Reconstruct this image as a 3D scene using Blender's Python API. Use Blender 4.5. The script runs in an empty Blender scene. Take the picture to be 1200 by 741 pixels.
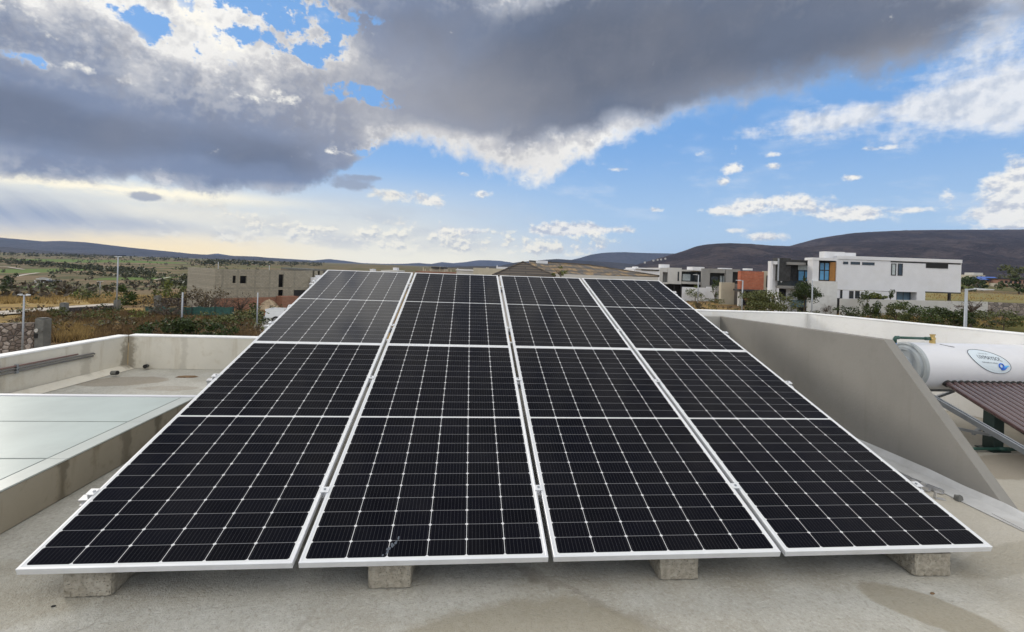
import bpy, bmesh, math, random
from math import sin, cos, pi, radians, sqrt, atan2, exp
from mathutils import Vector, Matrix, noise

scene = bpy.context.scene
COL = scene.collection

# ------------------------------------------------------------------ camera
F_PX, CX, CY = 556.908, 600.0, 315.0          # focal length and principal point for a 1200 px wide frame
CAM = Vector((1.868, -2.203, 1.349))
RW = ((0.99502820, 0.03398811, 0.09361458), (-0.09356002, -0.00319582, 0.99560851), (0.03413803, -0.99941713, 0.0))
YAW = atan2(RW[0][2], RW[1][2])
cam_data = bpy.data.cameras.new("camera")
cam = bpy.data.objects.new("camera", cam_data)
COL.objects.link(cam)
cam_data.sensor_width = 36.0
cam_data.lens = 36.0 * F_PX / 1200.0
cam_data.shift_y = -(370.5 - CY) / 1200.0
cam_data.clip_start = 0.05
cam_data.clip_end = 60000.0
_r = Vector([RW[i][0] for i in range(3)]).normalized()
_b = -Vector([RW[i][2] for i in range(3)]).normalized()
_u = _b.cross(_r).normalized()
_r = _u.cross(_b)
cam.matrix_world = Matrix(((_r.x, _u.x, _b.x, CAM.x), (_r.y, _u.y, _b.y, CAM.y), (_r.z, _u.z, _b.z, CAM.z), (0, 0, 0, 1)))
scene.camera = cam

def ray(px, py):
    c = ((px - CX) / F_PX, (py - CY) / F_PX, 1.0)
    return Vector([sum(RW[i][k] * c[k] for k in range(3)) for i in range(3)])

def at(px, py, depth):
    return CAM + ray(px, py) * depth

def azel(px, py):
    d = ray(px, py).normalized()
    return math.degrees(atan2(d.x, d.y) - YAW), math.degrees(math.asin(d.z))

# ------------------------------------------------------------------ node expressions
class Ex:
    nt = None
    def __init__(self, s): self.s = s
    @staticmethod
    def op(o, *a, clamp=False):
        n = Ex.nt.nodes.new("ShaderNodeMath"); n.operation = o; n.use_clamp = clamp
        for i, x in enumerate(a):
            if isinstance(x, Ex): Ex.nt.links.new(x.s, n.inputs[i])
            else: n.inputs[i].default_value = float(x)
        return Ex(n.outputs[0])
    def __add__(s, o): return Ex.op('ADD', s, o)
    __radd__ = __add__
    def __sub__(s, o): return Ex.op('SUBTRACT', s, o)
    def __rsub__(s, o): return Ex.op('SUBTRACT', o, s)
    def __mul__(s, o): return Ex.op('MULTIPLY', s, o)
    __rmul__ = __mul__
    def __truediv__(s, o): return Ex.op('DIVIDE', s, o)
    def __rtruediv__(s, o): return Ex.op('DIVIDE', o, s)
    def __neg__(s): return Ex.op('MULTIPLY', s, -1.0)

def sstep(x, a, b, lo=0.0, hi=1.0):
    n = Ex.nt.nodes.new("ShaderNodeMapRange"); n.interpolation_type = 'SMOOTHSTEP'
    Ex.nt.links.new(x.s, n.inputs[0])
    for i, v in ((1, a), (2, b), (3, lo), (4, hi)): n.inputs[i].default_value = v
    return Ex(n.outputs[0])
def emax(a, b): return Ex.op('MAXIMUM', a, b)
def emin(a, b): return Ex.op('MINIMUM', a, b)
def sat(a): return Ex.op('ADD', a, 0.0, clamp=True)
def comb(x, y, z=0.0):
    n = Ex.nt.nodes.new("ShaderNodeCombineXYZ")
    for i, v in enumerate((x, y, z)):
        if isinstance(v, Ex): Ex.nt.links.new(v.s, n.inputs[i])
        else: n.inputs[i].default_value = v
    return n.outputs[0]
def sep(sock):
    n = Ex.nt.nodes.new("ShaderNodeSeparateXYZ"); Ex.nt.links.new(sock, n.inputs[0])
    return [Ex(n.outputs[i]) for i in range(3)]
def fbm(vec, scale, detail=6, rough=0.55, dist=0.0, lac=2.0, dims='3D'):
    n = Ex.nt.nodes.new("ShaderNodeTexNoise"); n.noise_dimensions = dims
    Ex.nt.links.new(vec, n.inputs['Vector'])
    n.inputs['Scale'].default_value = scale; n.inputs['Detail'].default_value = detail
    n.inputs['Roughness'].default_value = rough; n.inputs['Distortion'].default_value = dist
    n.inputs['Lacunarity'].default_value = lac
    return Ex(n.outputs['Fac'])
def mixc(fac, a, b, mode='MIX'):
    n = Ex.nt.nodes.new("ShaderNodeMix"); n.data_type = 'RGBA'; n.blend_type = mode; n.clamp_factor = True
    if isinstance(fac, Ex): Ex.nt.links.new(fac.s, n.inputs[0])
    else: n.inputs[0].default_value = fac
    for i, c in ((6, a), (7, b)):
        if isinstance(c, (tuple, list)): n.inputs[i].default_value = (c[0], c[1], c[2], 1)
        else: Ex.nt.links.new(c, n.inputs[i])
    return n.outputs[2]
def curve(x, pts):
    """piecewise linear function of x through pts, by a colour ramp of grey values"""
    xs = [p[0] for p in pts]; ys = [p[1] for p in pts]
    x0, x1, y0, y1 = xs[0], xs[-1], min(ys), max(ys) + 1e-6
    n = Ex.nt.nodes.new("ShaderNodeValToRGB"); cr = n.color_ramp; cr.interpolation = 'LINEAR'
    Ex.nt.links.new(((x - x0) / (x1 - x0)).s, n.inputs[0])
    while len(cr.elements) > 1: cr.elements.remove(cr.elements[-1])
    for i, (a, b) in enumerate(pts):
        p = (a - x0) / (x1 - x0)
        e = cr.elements[0] if i == 0 else cr.elements.new(p)
        e.position = p; v = (b - y0) / (y1 - y0); e.color = (v, v, v, 1)
    return Ex(n.outputs[0]) * (y1 - y0) + y0

def lin(r, g, b):
    f = lambda c: (c / 255 / 12.92) if c <= 10 else ((c / 255 + 0.055) / 1.055) ** 2.4
    return (f(r), f(g), f(b))

# ------------------------------------------------------------------ world: Nishita sky with clouds by direction
SUN_AZ, SUN_EL = radians(-52.0), radians(24.0)      # azimuth from +Y, negative to the left
SKY_STRENGTH = 0.1
world = bpy.data.worlds.new("World"); scene.world = world
world.use_nodes = True
nt = world.node_tree; nt.nodes.clear(); Ex.nt = nt
out = nt.nodes.new("ShaderNodeOutputWorld"); bg = nt.nodes.new("ShaderNodeBackground")
nt.links.new(bg.outputs[0], out.inputs[0]); bg.inputs[1].default_value = SKY_STRENGTH
sky = nt.nodes.new("ShaderNodeTexSky"); sky.sky_type = 'NISHITA'; sky.sun_disc = False
sky.sun_elevation = SUN_EL; sky.sun_rotation = SUN_AZ; sky.altitude = 1800; sky.air_density = 1.0; sky.dust_density = 0.6; sky.ozone_density = 2.0
tc = nt.nodes.new("ShaderNodeTexCoord")
dx, dy, dz = sep(tc.outputs['Generated'])
hx = dx * cos(YAW) - dy * sin(YAW)
hy = dx * sin(YAW) + dy * cos(YAW)
az = Ex.op('ARCTAN2', hx, hy) * (180 / pi)
el = Ex.op('ARCSINE', dz) * (180 / pi)
zz = emax(dz, 0.0) + 0.10
P = comb(hx / zz, hy / zz, 0.0)
A2 = comb(az / 10.0, el / 10.0, 3.0)           # plain angular coordinates, for small puffs
A3 = comb(az / 10.0 - 0.035, el / 10.0 + 0.05, 3.0)    # the same, stepped towards the sun
def edge(pts):
    q = [azel(x, y) for x, y in pts]
    ref = [(-180, q[0][1])] + q + [(180, q[-1][1])]
    return curve(az, ref)
def total(l):
    acc = None
    for px, py, rx, ry, amp in l:
        a0, e0 = azel(px, py); ax, _ = azel(px + rx, py); _, ey = azel(px, py - ry)
        ia = 1.0 / max(abs(ax - a0), .1); ie = 1.0 / max(abs(ey - e0), .1)
        u = Ex.op('MULTIPLY_ADD', az, ia, -a0 * ia); v = Ex.op('MULTIPLY_ADD', el, ie, -e0 * ie)
        g = Ex.op('POWER', 0.36788, Ex.op('MULTIPLY_ADD', v, v, u * u))
        acc = Ex.op('MULTIPLY_ADD', g, amp, acc if acc is not None else 0.0)
    return acc
def blob(*a): return total([a])

S = 0.95 / SKY_STRENGTH
BACK = 2.1          # gain of the unseen sky behind and overhead, added as fill light
def sc(c, k=1.0): return tuple(v * S * k for v in lin(*c))

n_big = fbm(P, 0.9, 4, 0.55, 0.0)
n_ang = fbm(A2, 1.7, 6, 0.60, 0.0)
n_angs = fbm(A3, 1.7, 4, 0.60, 0.0)
n_fine = fbm(A2, 5.5, 5, 0.62, 0.0)
n_tl = fbm(comb(az / 11.0 + el * 0.035, el / 8.0 - az * 0.012, 5.0), 3.4, 6, 0.62, 0.0)
n_str = fbm(comb(az / 17.0 + el * 0.03, el / 6.0, 1.0), 2.0, 6, 0.6, 0.0)

# clear sky
base = mixc(0.85, sky.outputs[0], sc((126, 178, 238), 0.96), 'MIX')
low = sstep(el, 17.0, 0.5)
base = mixc(low * 0.80, base, sc((196, 221, 240)))
left = sstep(az, 16.0, -20.0)
veil = sstep(el, 12.0, 2.0)
base = mixc(veil * left * 0.95, base, sc((234, 232, 220), 1.05))
base = mixc(sstep(el, 5.5, 0.5) * sstep(az, 22, -8) * 0.9, base, sc((250, 243, 218), 1.22))
base = mixc(sstep(el, 3.4, 0.8) * sstep(az, -16, -38) * 0.8, base, sc((255, 226, 158), 1.4))
base = mixc(sstep(n_str, .42, .62) * sstep(el, 9.0, 4.0) * sstep(el, 0.5, 2.5) * left * 0.45, base, sc((186, 193, 204)))
base = mixc(total([(60, 214, 190, 9, .85), (230, 228, 120, 8, .6), (190, 250, 140, 14, .5)]) * sstep(n_str, .30, .5), base, sc((252, 243, 216), 1.2))
# rays fanning from the hidden sun, upper left
sa, se = azel(-330, -40)
th = Ex.op('ARCTAN2', el - se, az - sa)
ray_n = fbm(comb(th * 9.0, 0.0, 0.0), 2.2, 2, 0.5)
ray_m = total([(20, 248, 110, 20, 1.0), (170, 264, 80, 9, .5)])
base = mixc(sat(ray_m * (0.72 + sstep(ray_n, 0.38, 0.62) * 0.22)), base, sc((160, 171, 190)))

# great deck: left band and upper right slab
e_low = edge([(-250, 195), (0, 203), (100, 209), (200, 218), (330, 226), (385, 212), (420, 186), (450, 172), (500, 176), (560, 192), (630, 222), (662, 205), (715, 172), (800, 150), (900, 124), (1000, 106), (1100, 84), (1200, 52), (1400, -40)])
lft = sstep(az, -12.0, -20.0)
deck_d = (el - e_low) + (n_ang - 0.5) * (7.0 - lft * 4.2) + (n_fine - 0.5) * 2.6 + lft * 0.3
deck = sstep(deck_d - sstep(az, 6, 24) * 0.6 + lft * sstep(deck_d, -0.2, 0.5) * 0.6, -0.4, 1.7) * (1.0 - sstep(az, 8, 26) * sstep(deck_d, 4.0, 0.8) * 0.45)
holes = total([(430, 112, 40, 14, .75), (330, 12, 120, 24, .70), (300, 46, 70, 18, .46), (215, 62, 60, 12, .36), (40, 75, 45, 12, .5), (145, 92, 18, 8, .45), (370, 66, 30, 26, .45), (160, 15, 60, 16, .35), (435, 175, 20, 12, .6), (200, 40, 40, 10, .3)])
hole_x = holes * 1.12 + (n_tl - 0.5) * 2.7 + (n_ang - 0.5) * 0.7 + (n_fine - 0.5) * 1.8
hole = sstep(hole_x, 0.36, 0.64) * sstep(holes, 0.08, 0.3)
deck = deck * (1.0 - hole)
near_hole = sstep(hole_x, 0.0, 0.5)
core = total([(170, 165, 270, 50, 1.0), (760, 60, 330, 95, 1.05), (1050, 60, 230, 45, .75), (520, 130, 120, 34, .55), (640, 100, 120, 60, .45), (30, 130, 120, 40, .4), (470, 30, 80, 60, .55), (330, 190, 60, 30, .45), (60, 60, 90, 24, .35)])
up_left = total([(200, 40, 280, 62, 0.5), (330, 110, 110, 40, .25)])
soft = sstep(core, 0.85, 0.25)          # the dark heart of the deck is smooth, its borders are broken
n_soft = fbm(A2, 0.9, 3, 0.5, 0.0)
thick = core * 1.1 + (n_big - 0.5) * 1.3 + (n_soft - 0.5) * 1.3 + (n_ang - 0.5) * (soft * 1.5 + 0.35) + (n_fine - 0.5) * soft * 0.5 - near_hole * soft * 0.45
thick = thick + emax(sstep(deck_d, 0.0, 5.0), lft * 0.8) * 0.30 + up_left * ((n_tl - 0.5) * 5.2 + (n_ang - 0.5) * 1.6)
thick = thick + up_left * 0.26
thick = thick - sstep(deck_d, 3.2, 0.2) * 0.34 * sstep(az, -16, -4) * sstep(az, 30, 6)
slope = n_angs - n_ang
c1 = mixc(sstep(thick, 0.02, 0.34), sc((252, 250, 245)), sc((214, 214, 216)))
c2 = mixc(sstep(thick, 0.26, 0.62), c1, sc((168, 174, 187)))
blu = mixc(sstep(az, -20, 8), sc((124, 138, 165)), sc((105, 115, 134)))
deck_c = mixc(sstep(thick, 0.50, 1.0), c2, blu)
deck_c = mixc(sstep(thick, 1.0, 1.7) * 0.6, deck_c, sc((88, 95, 110)))
deck_c = mixc(sstep(slope, -0.02, 0.10) * (soft * 0.30 + 0.06), deck_c, sc((126, 131, 146)))
deck_c = mixc(sstep(slope, 0.02, -0.10) * (soft * 0.30 + 0.02), deck_c, sc((236, 233, 228)))
deck_c = mixc(sat(total([(470, 120, 170, 80, .55), (900, 105, 130, 26, .40), (1080, 70, 120, 30, .45), (620, 190, 70, 24, .3)]) + (n_soft - .5) * .7) * 0.9, deck_c, sc((178, 176, 178)))
hl = total([(40, 72, 50, 9, .55), (95, 78, 30, 9, .6), (160, 98, 40, 10, .65), (310, 114, 40, 16, .7), (70, 44, 40, 12, .5), (235, 30, 60, 16, .6), (215, 10, 50, 12, .5), (440, 42, 26, 10, .5), (335, 66, 40, 14, .5), (270, 58, 30, 14, .5), (20, 12, 50, 14, .4), (440, 118, 22, 6, .6), (385, 178, 20, 6, .7)])
hl = sstep(hl + (n_tl - 0.5) * 2.2 + (n_fine - 0.5) * 0.9, 0.42, 0.85)
deck_c = mixc(hl * 0.9, deck_c, sc((255, 251, 240), 1.03))
sky_c = mixc(deck, base, deck_c)

# bright thin layer on the right
thin_m = total([(1080, 130, 150, 38, .75), (1180, 110, 120, 50, .6), (1170, 40, 90, 40, .55), (960, 140, 60, 22, .45), (870, 158, 55, 11, .5), (700, 185, 60, 20, .3)])
thin = sstep(thin_m + (n_str - 0.5) * 1.6 + (n_fine - .5) * 1.0, 0.28, 0.92) * 0.88
thin_c = mixc(sstep(slope, -0.04, 0.09), sc((243, 243, 243)), sc((200, 207, 218)))
sky_c = mixc(thin * (1.0 - deck * 0.65), sky_c, thin_c)

# cumulus puffs
puffs = [(900, 238, 62, 15, 1.0), (850, 247, 36, 6, .8), (1005, 250, 62, 11, 1.0), (1190, 216, 46, 30, 1.25), (1165, 252, 50, 14, .8), (1215, 255, 60, 20, .9), (858, 197, 15, 8, .85), (847, 214, 9, 5, .8), (905, 181, 12, 4, .7), (908, 195, 15, 5, .75),
         (1035, 173, 26, 5, .8), (1000, 208, 14, 4, .7), (726, 199, 16, 4, .7), (500, 236, 22, 11, .95), (459, 229, 28, 9, .9), (570, 228, 14, 7, .9), (543, 205, 12, 5, .8), (668, 266, 36, 9, .9), (640, 272, 36, 7, .8), (715, 270, 40, 6, .8),
         (525, 273, 24, 9, .8), (470, 262, 34, 8, .6), (860, 270, 16, 5, .8), (897, 278, 26, 7, .9), (690, 291, 40, 7, .7), (615, 290, 40, 6, .6), (770, 246, 14, 4, .7), (560, 272, 18, 6, .7), (400, 272, 60, 10, .6), (290, 262, 60, 12, .6), (240, 240, 60, 10, .5),
         (1075, 246, 24, 5, .7), (620, 208, 30, 10, .6), (820, 180, 20, 4, .4)]
pm = total(puffs)
n_puff = fbm(comb(az / 10.0, el / 7.0, 7.0), 4.2, 5, 0.62, 0.0)
n_puffs = fbm(comb(az / 10.0 - 0.02, el / 7.0 + 0.05, 7.0), 4.2, 3, 0.62, 0.0)
pd = pm + (n_puff - 0.5) * 2.0
puff = sstep(pd, 0.40, 0.90)
puff_c = mixc(sstep(n_puffs - n_puff, -0.06, 0.13), sc((253, 250, 242)), sc((196, 202, 213)))
puff_c = mixc(sstep(az, 0, -26) * 0.6, puff_c, sc((238, 230, 206)))
sky_c = mixc(puff * (1.0 - deck * 0.75) * 0.95, sky_c, puff_c)
low_m = sstep(el, 1.0, 2.2) * sstep(el, 6.5, 3.0) * sstep(az, 20, 6) * sstep(az, -46, -30)
lowc = sstep(n_puff + low_m * 0.16, 0.60, 0.74) * low_m * (1.0 - deck)
sky_c = mixc(lowc * 0.8, sky_c, mixc(sstep(n_puffs - n_puff, -0.06, 0.10), sc((255, 248, 226), 1.15), sc((206, 208, 208))))
rgt_m = sstep(el, 2.5, 4.5) * sstep(el, 17.0, 10.0) * sstep(az, -6, 6)
rgt = sstep(n_puff + (n_ang - 0.5) * 0.5, 0.66, 0.82) * rgt_m * (1.0 - deck)
sky_c = mixc(rgt * 0.75, sky_c, puff_c)
wisp = sstep(n_str, 0.50, 0.72) * sstep(el, 1.0, 4.0) * sstep(el, 22.0, 12.0) * sstep(az, -8, 10) * (1.0 - deck)
sky_c = mixc(wisp * 0.32, sky_c, sc((226, 234, 244)))
# small grey scraps under the left band
gm = total([(172, 230, 28, 7, .9), (408, 216, 34, 8, .9), (430, 208, 26, 4, .6), (375, 190, 40, 16, .6)])
sky_c = mixc(sstep(gm + (n_puff - .5) * 1.2, 0.4, 0.8) * 0.8, sky_c, sc((150, 158, 176)))
# unseen bright cloud behind and overhead, added as fill; below the horizon dull earth
back = emax(sstep(hy, 0.20, -0.35), sstep(el, 58.0, 78.0)) * sstep(el, 0.0, 8.0)
sky_c = mixc(back * 0.9, sky_c, mixc(sstep(n_big, 0.40, 0.58), sc((176, 200, 232), 1.3), sc((250, 243, 230), BACK)))
sky_c = mixc(sstep(el, -0.5, -3.0), sky_c, sc((120, 112, 100)))
nt.links.new(sky_c, bg.inputs[0])
world.cycles.sampling_method = 'MANUAL'
world.cycles.sample_map_resolution = 512

# ------------------------------------------------------------------ sun and exposure
sun_d = bpy.data.lights.new("sun", 'SUN'); sun_d.energy = 1.4; sun_d.angle = radians(18); sun_d.color = (1.0, 0.93, 0.82)
sun = bpy.data.objects.new("sun", sun_d); COL.objects.link(sun)
to_sun = Vector((sin(SUN_AZ) * cos(SUN_EL), cos(SUN_AZ) * cos(SUN_EL), sin(SUN_EL)))
sun.rotation_euler = to_sun.to_track_quat('Z', 'Y').to_euler()
scene.view_settings.view_transform = 'Standard'
scene.view_settings.look = 'None'
scene.view_settings.exposure = 0.12
scene.view_settings.gamma = 1.0
scene.view_settings.use_curve_mapping = False
scene.cycles.use_denoising = True
scene.cycles.max_bounces = 6
scene.cycles.diffuse_bounces = 3
scene.cycles.volume_bounces = 0

# ------------------------------------------------------------------ mesh and object helpers
rng = random.Random(7)

class MB:
    def __init__(self): self.v = []; self.f = []; self.m = []
    def vert(self, *p):
        self.v.append(Vector(p[0]) if len(p) == 1 else Vector(p)); return len(self.v) - 1
    def face(self, idx, mi=0): self.f.append(tuple(idx)); self.m.append(mi)
    def poly(self, pts, mi=0): self.face([self.vert(p) for p in pts], mi)
    def box(self, x0, x1, y0, y1, z0, z1, mi=0):
        if x0 > x1: x0, x1 = x1, x0
        if y0 > y1: y0, y1 = y1, y0
        if z0 > z1: z0, z1 = z1, z0
        i = [self.vert(x, y, z) for z in (z0, z1) for y in (y0, y1) for x in (x0, x1)]
        for q in ((0, 2, 3, 1), (4, 5, 7, 6), (0, 1, 5, 4), (2, 6, 7, 3), (0, 4, 6, 2), (1, 3, 7, 5)): self.face([i[k] for k in q], mi)
        return self
    def hexa(self, lo, hi, mi=0):
        """solid between two matching polygons"""
        n = len(lo); a = [self.vert(p) for p in lo]; b = [self.vert(p) for p in hi]
        self.face(a[::-1], mi); self.face(b, mi)
        for k in range(n): self.face((a[k], a[(k + 1) % n], b[(k + 1) % n], b[k]), mi)
        return self
    def tube(self, pts, r, n=8, mi=0, cap=True):
        pts = [Vector(p) for p in pts]
        rs = r if isinstance(r, (list, tuple)) else [r] * len(pts)
        rings = []; ref = None
        for k, p in enumerate(pts):
            d = (pts[min(k + 1, len(pts) - 1)] - pts[max(k - 1, 0)]).normalized()
            if ref is None: ref = d.orthogonal().normalized()
            a = (ref - d * ref.dot(d))
            a = a.normalized() if a.length > 1e-6 else d.orthogonal().normalized()
            ref = a; b = d.cross(a)
            rings.append([self.vert(p + (a * cos(2 * pi * j / n) + b * sin(2 * pi * j / n)) * rs[k]) for j in range(n)])
        for k in range(len(rings) - 1):
            for j in range(n):
                self.face((rings[k][j], rings[k][(j + 1) % n], rings[k + 1][(j + 1) % n], rings[k + 1][j]), mi)
        if cap: self.face(rings[0][::-1], mi); self.face(rings[-1], mi)
        return self
    def lathe_x(self, prof, cy, cz, n=40, mi=0):
        """profile of (x, r) turned about an axis along x"""
        rings = [[self.vert(x, cy + r * cos(2 * pi * j / n), cz + r * sin(2 * pi * j / n)) for j in range(n)] for x, r in prof]
        for k in range(len(rings) - 1):
            for j in range(n): self.face((rings[k][j], rings[k][(j + 1) % n], rings[k + 1][(j + 1) % n], rings[k + 1][j]), mi)
        self.face(rings[0][::-1], mi); self.face(rings[-1], mi)
        return self
    def leaves(self, c, rad, n, size, rnd, clumps=9, mi=0, low=-0.75, hang=0.0):
        """leaf-sized faces gathered in clumps through an ellipsoid"""
        cs = []
        for _ in range(clumps):
            while True:
                p = Vector((rnd.uniform(-1, 1), rnd.uniform(-1, 1), rnd.uniform(low, 1)))
                if p.length < 1: break
            cs.append((p, rnd.uniform(0.22, 0.46)))
        for _ in range(n):
            p0, s = rnd.choice(cs)
            o = Vector((rnd.gauss(0, 1), rnd.gauss(0, 1), rnd.gauss(0, 1)))
            o = o.normalized() * s * rnd.random() ** 0.45
            q = p0 + o
            q = Vector((c[0] + q.x * rad[0], c[1] + q.y * rad[1], c[2] + q.z * rad[2]))
            d = Vector((rnd.uniform(-1, 1), rnd.uniform(-1, 1), rnd.uniform(-.6, 1))).normalized()
            e = d.orthogonal().normalized(); e = Matrix.Rotation(rnd.uniform(0, 6.28), 3, d) @ e
            h = d.cross(e); L = size * rnd.uniform(.6, 1.3); w = L * rnd.uniform(.35, .6)
            self.poly([q - e * L, q - h * w, q + e * L, q + h * w], mi)
        return self
    def build(self, name, mats, parent=None, loc=None, smooth=False, bevel=0.0, rotz=None, seg=2):
        me = bpy.data.meshes.new(name)
        me.from_pydata([tuple(p) for p in self.v], [], self.f)
        for mt in (mats if isinstance(mats, (list, tuple)) else [mats]): me.materials.append(mt)
        me.polygons.foreach_set("material_index", self.m)
        if smooth: me.polygons.foreach_set("use_smooth", [True] * len(self.f))
        me.update()
        o = bpy.data.objects.new(name, me); COL.objects.link(o)
        if parent is not None: o.parent = parent
        if loc is not None: o.location = loc
        if rotz is not None: o.rotation_euler = (0, 0, rotz)
        if bevel:
            b = o.modifiers.new("bevel", 'BEVEL'); b.width = bevel; b.segments = seg; b.limit_method = 'ANGLE'; b.angle_limit = radians(40)
        return o

def tag(o, label=None, cat=None, group=None, kind=None):
    if label: o["label"] = label
    if cat: o["category"] = cat
    if group: o["group"] = group
    if kind: o["kind"] = kind
    return o

def thing(name, label, cat, loc=(0, 0, 0), rotz=0.0, group=None):
    o = bpy.data.objects.new(name, None); COL.objects.link(o)
    o.empty_display_size = 0.2
    o.location = loc; o.rotation_euler = (0, 0, rotz)
    return tag(o, label, cat, group)

def children(o): return [c for c in COL.objects if c.parent == o]

def dup(root, loc, rotz, label, scale=None):
    r = root.copy(); COL.objects.link(r); r.location = loc; r.rotation_euler = (0, 0, rotz); r["label"] = label
    if scale: r.scale = scale
    for ch in children(root):
        c = ch.copy(); COL.objects.link(c); c.parent = r
        for g in children(ch):
            d = g.copy(); COL.objects.link(d); d.parent = c
    return r

# ------------------------------------------------------------------ materials
def new_mat(name):
    m = bpy.data.materials.new(name); m.use_nodes = True
    nt = m.node_tree; nt.nodes.clear(); Ex.nt = nt
    o = nt.nodes.new("ShaderNodeOutputMaterial"); b = nt.nodes.new("ShaderNodeBsdfPrincipled")
    nt.links.new(b.outputs[0], o.inputs[0])
    return m, nt, b
def coords(kind='Object'):
    n = Ex.nt.nodes.new("ShaderNodeTexCoord"); return n.outputs[kind]
def position():
    n = Ex.nt.nodes.new("ShaderNodeNewGeometry"); return n.outputs['Position']
def bump(b, h, strength=0.3, dist=0.01):
    n = Ex.nt.nodes.new("ShaderNodeBump"); n.inputs['Strength'].default_value = strength; n.inputs['Distance'].default_value = dist
    Ex.nt.links.new(h.s, n.inputs['Height']); Ex.nt.links.new(n.outputs[0], b.inputs['Normal'])

def plain(name, c, rough=0.6, metal=0.0, var=0.12, scale=4.0, spec=0.5, bmp=0.0, bscale=60.0, dirt=None, dirt_amt=0.35):
    """one colour with uneven tone; optional dirt patches of another colour"""
    m, nt, b = new_mat(name)
    p = position()
    f = fbm(p, scale, 5, 0.6)
    lo = tuple(x * (1 - var) for x in c); hi = tuple(min(1, x * (1 + var)) for x in c)
    col = mixc(sstep(f, 0.3, 0.7), lo, hi)
    if dirt:
        g = fbm(p, scale * 0.6, 6, 0.65)
        col = mixc(sstep(g, 0.52, 0.72) * dirt_amt, col, dirt)
    nt.links.new(col, b.inputs['Base Color'])
    b.inputs['Roughness'].default_value = rough; b.inputs['Metallic'].default_value = metal
    b.inputs['Specular IOR Level'].default_value = spec
    if bmp: bump(b, fbm(p, bscale, 3, 0.6), bmp, 0.004)
    return m

def leaf_mat(name, dark, light, tip=None, rough=0.55):
    m, nt, b = new_mat(name)
    g = nt.nodes.new("ShaderNodeNewGeometry")
    r = Ex(g.outputs['Random Per Island'])
    f = fbm(g.outputs['Position'], 1.4, 3, 0.6)
    col = mixc(sat(r * 0.75 + (f - 0.5) * 1.2), dark, light)
    if tip: col = mixc(sstep(r, 0.86, 0.90), col, tip)
    nt.links.new(col, b.inputs['Base Color']); b.inputs['Roughness'].default_value = rough
    b.inputs['Specular IOR Level'].default_value = 0.25
    return m

def concrete_roof():
    m, nt, b = new_mat("roof_coating")
    p = position(); x, y, z = sep(p)
    f1 = fbm(p, 0.7, 5, 0.6); f2 = fbm(p, 5.0, 6, 0.65); f3 = fbm(p, 60.0, 3, 0.7); f4 = fbm(p, 150.0, 2, 0.6)
    col = mixc(sstep(f1, 0.32, 0.68), (0.40, 0.39, 0.35), (0.465, 0.455, 0.415))
    col = mixc(sstep(f2, 0.40, 0.66) * 0.35, col, (0.35, 0.335, 0.29))
    f5 = fbm(p, 26.0, 4, 0.7); f6 = fbm(p, 2.2, 5, 0.62)
    col = mixc(sstep(f6, 0.45, 0.66) * 0.45, col, (0.325, 0.30, 0.245))
    col = mixc(sstep(f6, 0.44, 0.30) * 0.50, col, (0.56, 0.55, 0.51))
    col = mixc(sstep(f3, 0.52, 0.66) * 0.42, col, (0.25, 0.23, 0.19))
    col = mixc(sstep(f3, 0.46, 0.34) * 0.30, col, (0.62, 0.61, 0.57))
    col = mixc(sstep(f5, 0.56, 0.70) * 0.22, col, (0.29, 0.27, 0.22))
    # a few seams of the coating and hairline cracks
    cr = nt.nodes.new("ShaderNodeTexVoronoi"); cr.feature = 'DISTANCE_TO_EDGE'; cr.inputs['Scale'].default_value = 0.55
    nt.links.new(comb(x + (f2 - .5) * .35, y + (f1 - .5) * .8, 0.0), cr.inputs['Vector'])
    col = mixc(sstep(Ex(cr.outputs['Distance']), 0.010, 0.002) * sstep(f1, .45, .6) * 0.5, col, (0.20, 0.18, 0.145))
    # warmer floor tint on the far right
    col = mixc(sstep(x + (f1 - .5) * 1.6, 3.9, 5.2) * 0.65, col, (0.50, 0.455, 0.375))
    # old damp patches with soft outlines
    def patch(cx, cy, rx, ry, rot=0.0):
        u = (x - cx) * cos(rot) + (y - cy) * sin(rot); v = (y - cy) * cos(rot) - (x - cx) * sin(rot)
        u = u / rx; v = v / ry
        d = Ex.op('SQRT', u * u + v * v) + (f2 - 0.5) * 0.5 + (f1 - 0.5) * 0.4
        return sstep(d, 1.06, 0.88)
    pm = emax(emax(patch(2.18, -0.42, 0.62, 0.42), patch(4.06, -0.22, 0.30, 0.14, -0.75)), emax(patch(4.9, 0.15, 0.45, 0.10, 0.3) * 0.5, patch(-0.15, 0.1, 0.5, 0.25) * 0.45))
    col = mixc(pm * 0.68, col, (0.265, 0.235, 0.17))
    pm2 = emax(patch(6.6, 1.35, 0.9, 0.25, 0.1), emax(patch(-2.2, 3.9, 0.5, 0.25, 0.2), patch(-1.5, 3.6, 0.35, 0.12) * 0.6))
    col = mixc(pm2 * 0.6, col, (0.24, 0.20, 0.15))
    nt.links.new(col, b.inputs['Base Color'])
    b.inputs['Roughness'].default_value = 0.85; b.inputs['Specular IOR Level'].default_value = 0.25
    bump(b, f3 * 0.9 + f4 * 0.5 + f2 * 0.8, 1.0, 0.010)
    return m

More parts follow.
